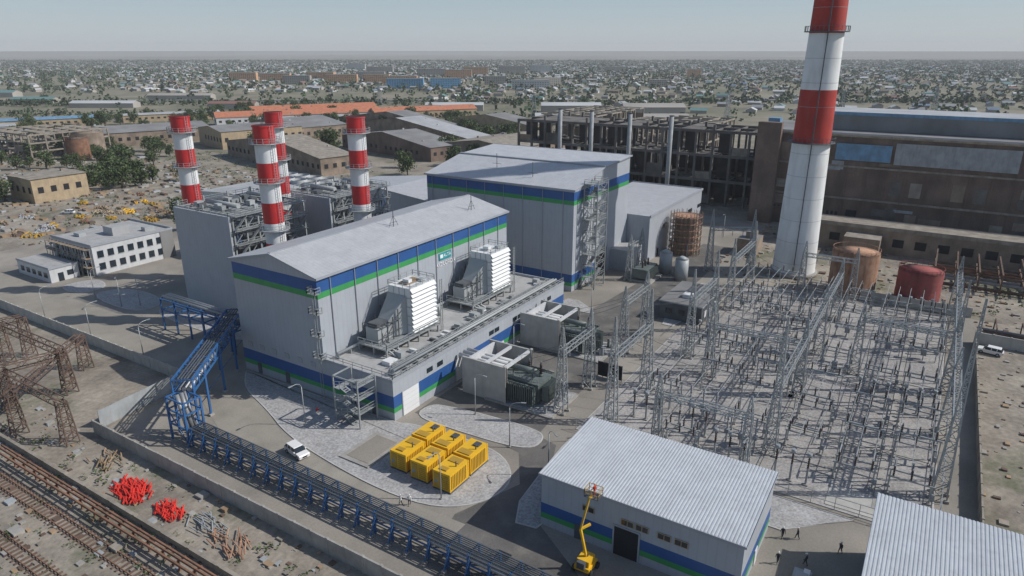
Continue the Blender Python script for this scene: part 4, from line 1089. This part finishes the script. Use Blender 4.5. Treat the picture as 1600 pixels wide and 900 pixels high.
M('t_orange',(.55,.32,.18),.8,plain=True); M('t_blu',(.13,.32,.50),.8,plain=True)
A0=math.radians(-58)
for n,e,L,h,c,r in ((1170,-175,60,16,'t_blu',A0),(1180,-110,50,16,'t_blu',A0+.1),(1363,-325,60,16,'t_orange',A0),(1370,-260,50,16,'t_orange',A0),(1450,-545,55,17,'t_orange',A0),(1420,-470,60,16,'t_orange',A0),(1500,-400,60,16,'t_orange',A0-.2),(1520,-300,60,16,'t_pale',A0),(1700,-190,70,18,'t_pale',A0),(1800,-90,60,20,'t_orange',A0),(1150,30,60,14,'t_white',A0),(1250,60,50,14,'t_pale',A0+.3),(1900,0,70,20,'t_pale',A0),(2000,80,60,20,'t_white',A0),(1300,-30,40,15,'t_pale',A0),(1650,420,30,18,'t_orange',A0),(1900,-350,70,18,'t_pale',A0),(2300,-500,60,18,'t_white',A0),(2100,300,60,14,'t_pale',A0),(1220,250,30,12,'t_pale',A0),(1280,-200,60,16,'t_orange',A0),(1600,-120,60,18,'t_orange',A0),(1330,-400,50,15,'t_pale',A0)):
    apart(n,e,L,h,c,r)
for n,e,L,W,h,c,r in ((800,-640,60,18,6,'t_blue',A0),(830,-560,50,15,6,'t_teal',A0),(780,-450,70,16,5,'t_white',A0),(760,-300,50,14,6,'t_red',A0),(720,60,60,18,7,'t_white',A0),(700,140,60,22,7,'t_pale',A0),(740,-60,60,15,6,'t_white',A0),(900,-420,80,16,6,'t_pale',A0),(960,-700,60,20,6,'t_teal',A0),(600,40,40,16,7,'t_white',A0),(580,120,50,16,8,'t_pale',A0),(640,-200,40,14,5,'t_white',A0)):
    x,y=TW(n,e); shed('industrial_shed',x,y,L,W,h,r,'t_pale',c,.3,False)
b=B(); p=TW(870,-1100);q=TW(890,1100)
sv=Vector((p[0],p[1],.8)); qv=Vector((q[0],q[1],.8)); b.beam(sv,qv,7,'concrete',1.4); b.done('railway_embankment')
b=B(); b.lattice(0,0,0,26,5,1,10,'steel',.3,.15)
for z in (17,21,25): b.beam((0,-4,z),(0,4,z),.35,'steel')
o=b.done('transmission_tower',loc=(*TW(620,190),0)); 
for n,e in ((700,420),(640,20),(800,-150),(640,300),(1250,560)): inst(o.data,'transmission_tower',(*TW(n,e),0),.4)

# ------------------------------------------------------------------ light, sky, haze, camera
el=math.radians(40); sd=Vector((.50,-.866,0)).normalized()*math.cos(el)+Vector((0,0,math.sin(el)))
su=bpy.data.lights.new('sun','SUN'); su.energy=3.9; su.angle=math.radians(.5); su.color=(1,.965,.91)
so=bpy.data.objects.new('sun',su); link(so); so.rotation_euler=sd.to_track_quat('Z','Y').to_euler()
w=bpy.data.worlds.new('World'); sc.world=w; w.use_nodes=True; nt=w.node_tree
sky=nt.nodes.new('ShaderNodeTexSky'); sky.sky_type='NISHITA'; sky.sun_disc=False; sky.sun_elevation=el; sky.sun_rotation=math.atan2(sd.x,sd.y); sky.dust_density=1.0; sky.air_density=1.0; sky.ozone_density=2.0; sky.altitude=100
bg=nt.nodes['Background']; bg.inputs['Strength'].default_value=.10
# bright multiple-scattering haze that a real low sky adds to the single-scattering sky model
tc=nt.nodes.new('ShaderNodeTexCoord'); sx=nt.nodes.new('ShaderNodeSeparateXYZ'); nt.links.new(tc.outputs['Generated'],sx.inputs[0])
mr=nt.nodes.new('ShaderNodeMapRange'); mr.interpolation_type='SMOOTHSTEP'; mr.inputs['From Min'].default_value=-.05; mr.inputs['From Max'].default_value=.5; mr.inputs['To Min'].default_value=.85; mr.inputs['To Max'].default_value=0; nt.links.new(sx.outputs['Z'],mr.inputs['Value'])
m2=nt.nodes.new('ShaderNodeMapRange'); m2.inputs['From Min'].default_value=0; m2.inputs['From Max'].default_value=.10; nt.links.new(sx.outputs['Z'],m2.inputs['Value'])
hz=nt.nodes.new('ShaderNodeMixRGB'); hz.inputs['Color1'].default_value=(5.3,5.9,6.3,1); hz.inputs['Color2'].default_value=(3.3,4.6,5.7,1); nt.links.new(m2.outputs['Result'],hz.inputs['Fac'])
mx=nt.nodes.new('ShaderNodeMixRGB'); nt.links.new(mr.outputs['Result'],mx.inputs['Fac']); nt.links.new(sky.outputs[0],mx.inputs['Color1']); nt.links.new(hz.outputs[0],mx.inputs['Color2'])
nt.links.new(mx.outputs[0],bg.inputs['Color'])
m=bpy.data.materials.new('dusty_air'); m.use_nodes=True; nt=m.node_tree; nt.nodes.clear()
vo=nt.nodes.new('ShaderNodeVolumeScatter'); vo.inputs['Density'].default_value=.00011; vo.inputs['Color'].default_value=(.93,.97,1,1); vo.inputs['Anisotropy'].default_value=0
ou=nt.nodes.new('ShaderNodeOutputMaterial'); nt.links.new(vo.outputs[0],ou.inputs['Volume']); MATS['dusty_air']=m
b=B(); b.box(-8000,8000,-8000,8000,-5,125,'dusty_air'); b.done('sky_haze_layer',loc=(0,0,0))
cam=bpy.data.cameras.new('camera'); cam.lens=24.0; cam.sensor_width=36; cam.clip_end=60000; cam.clip_start=.5
co=bpy.data.objects.new('camera',cam); link(co); co.location=(cxw,cyw,60); co.rotation_euler=(math.radians(90-19.22),0,math.atan2(FY,FX)-math.pi/2)
sc.camera=co
sc.view_settings.view_transform='Standard'; sc.view_settings.look='None'; sc.view_settings.exposure=0
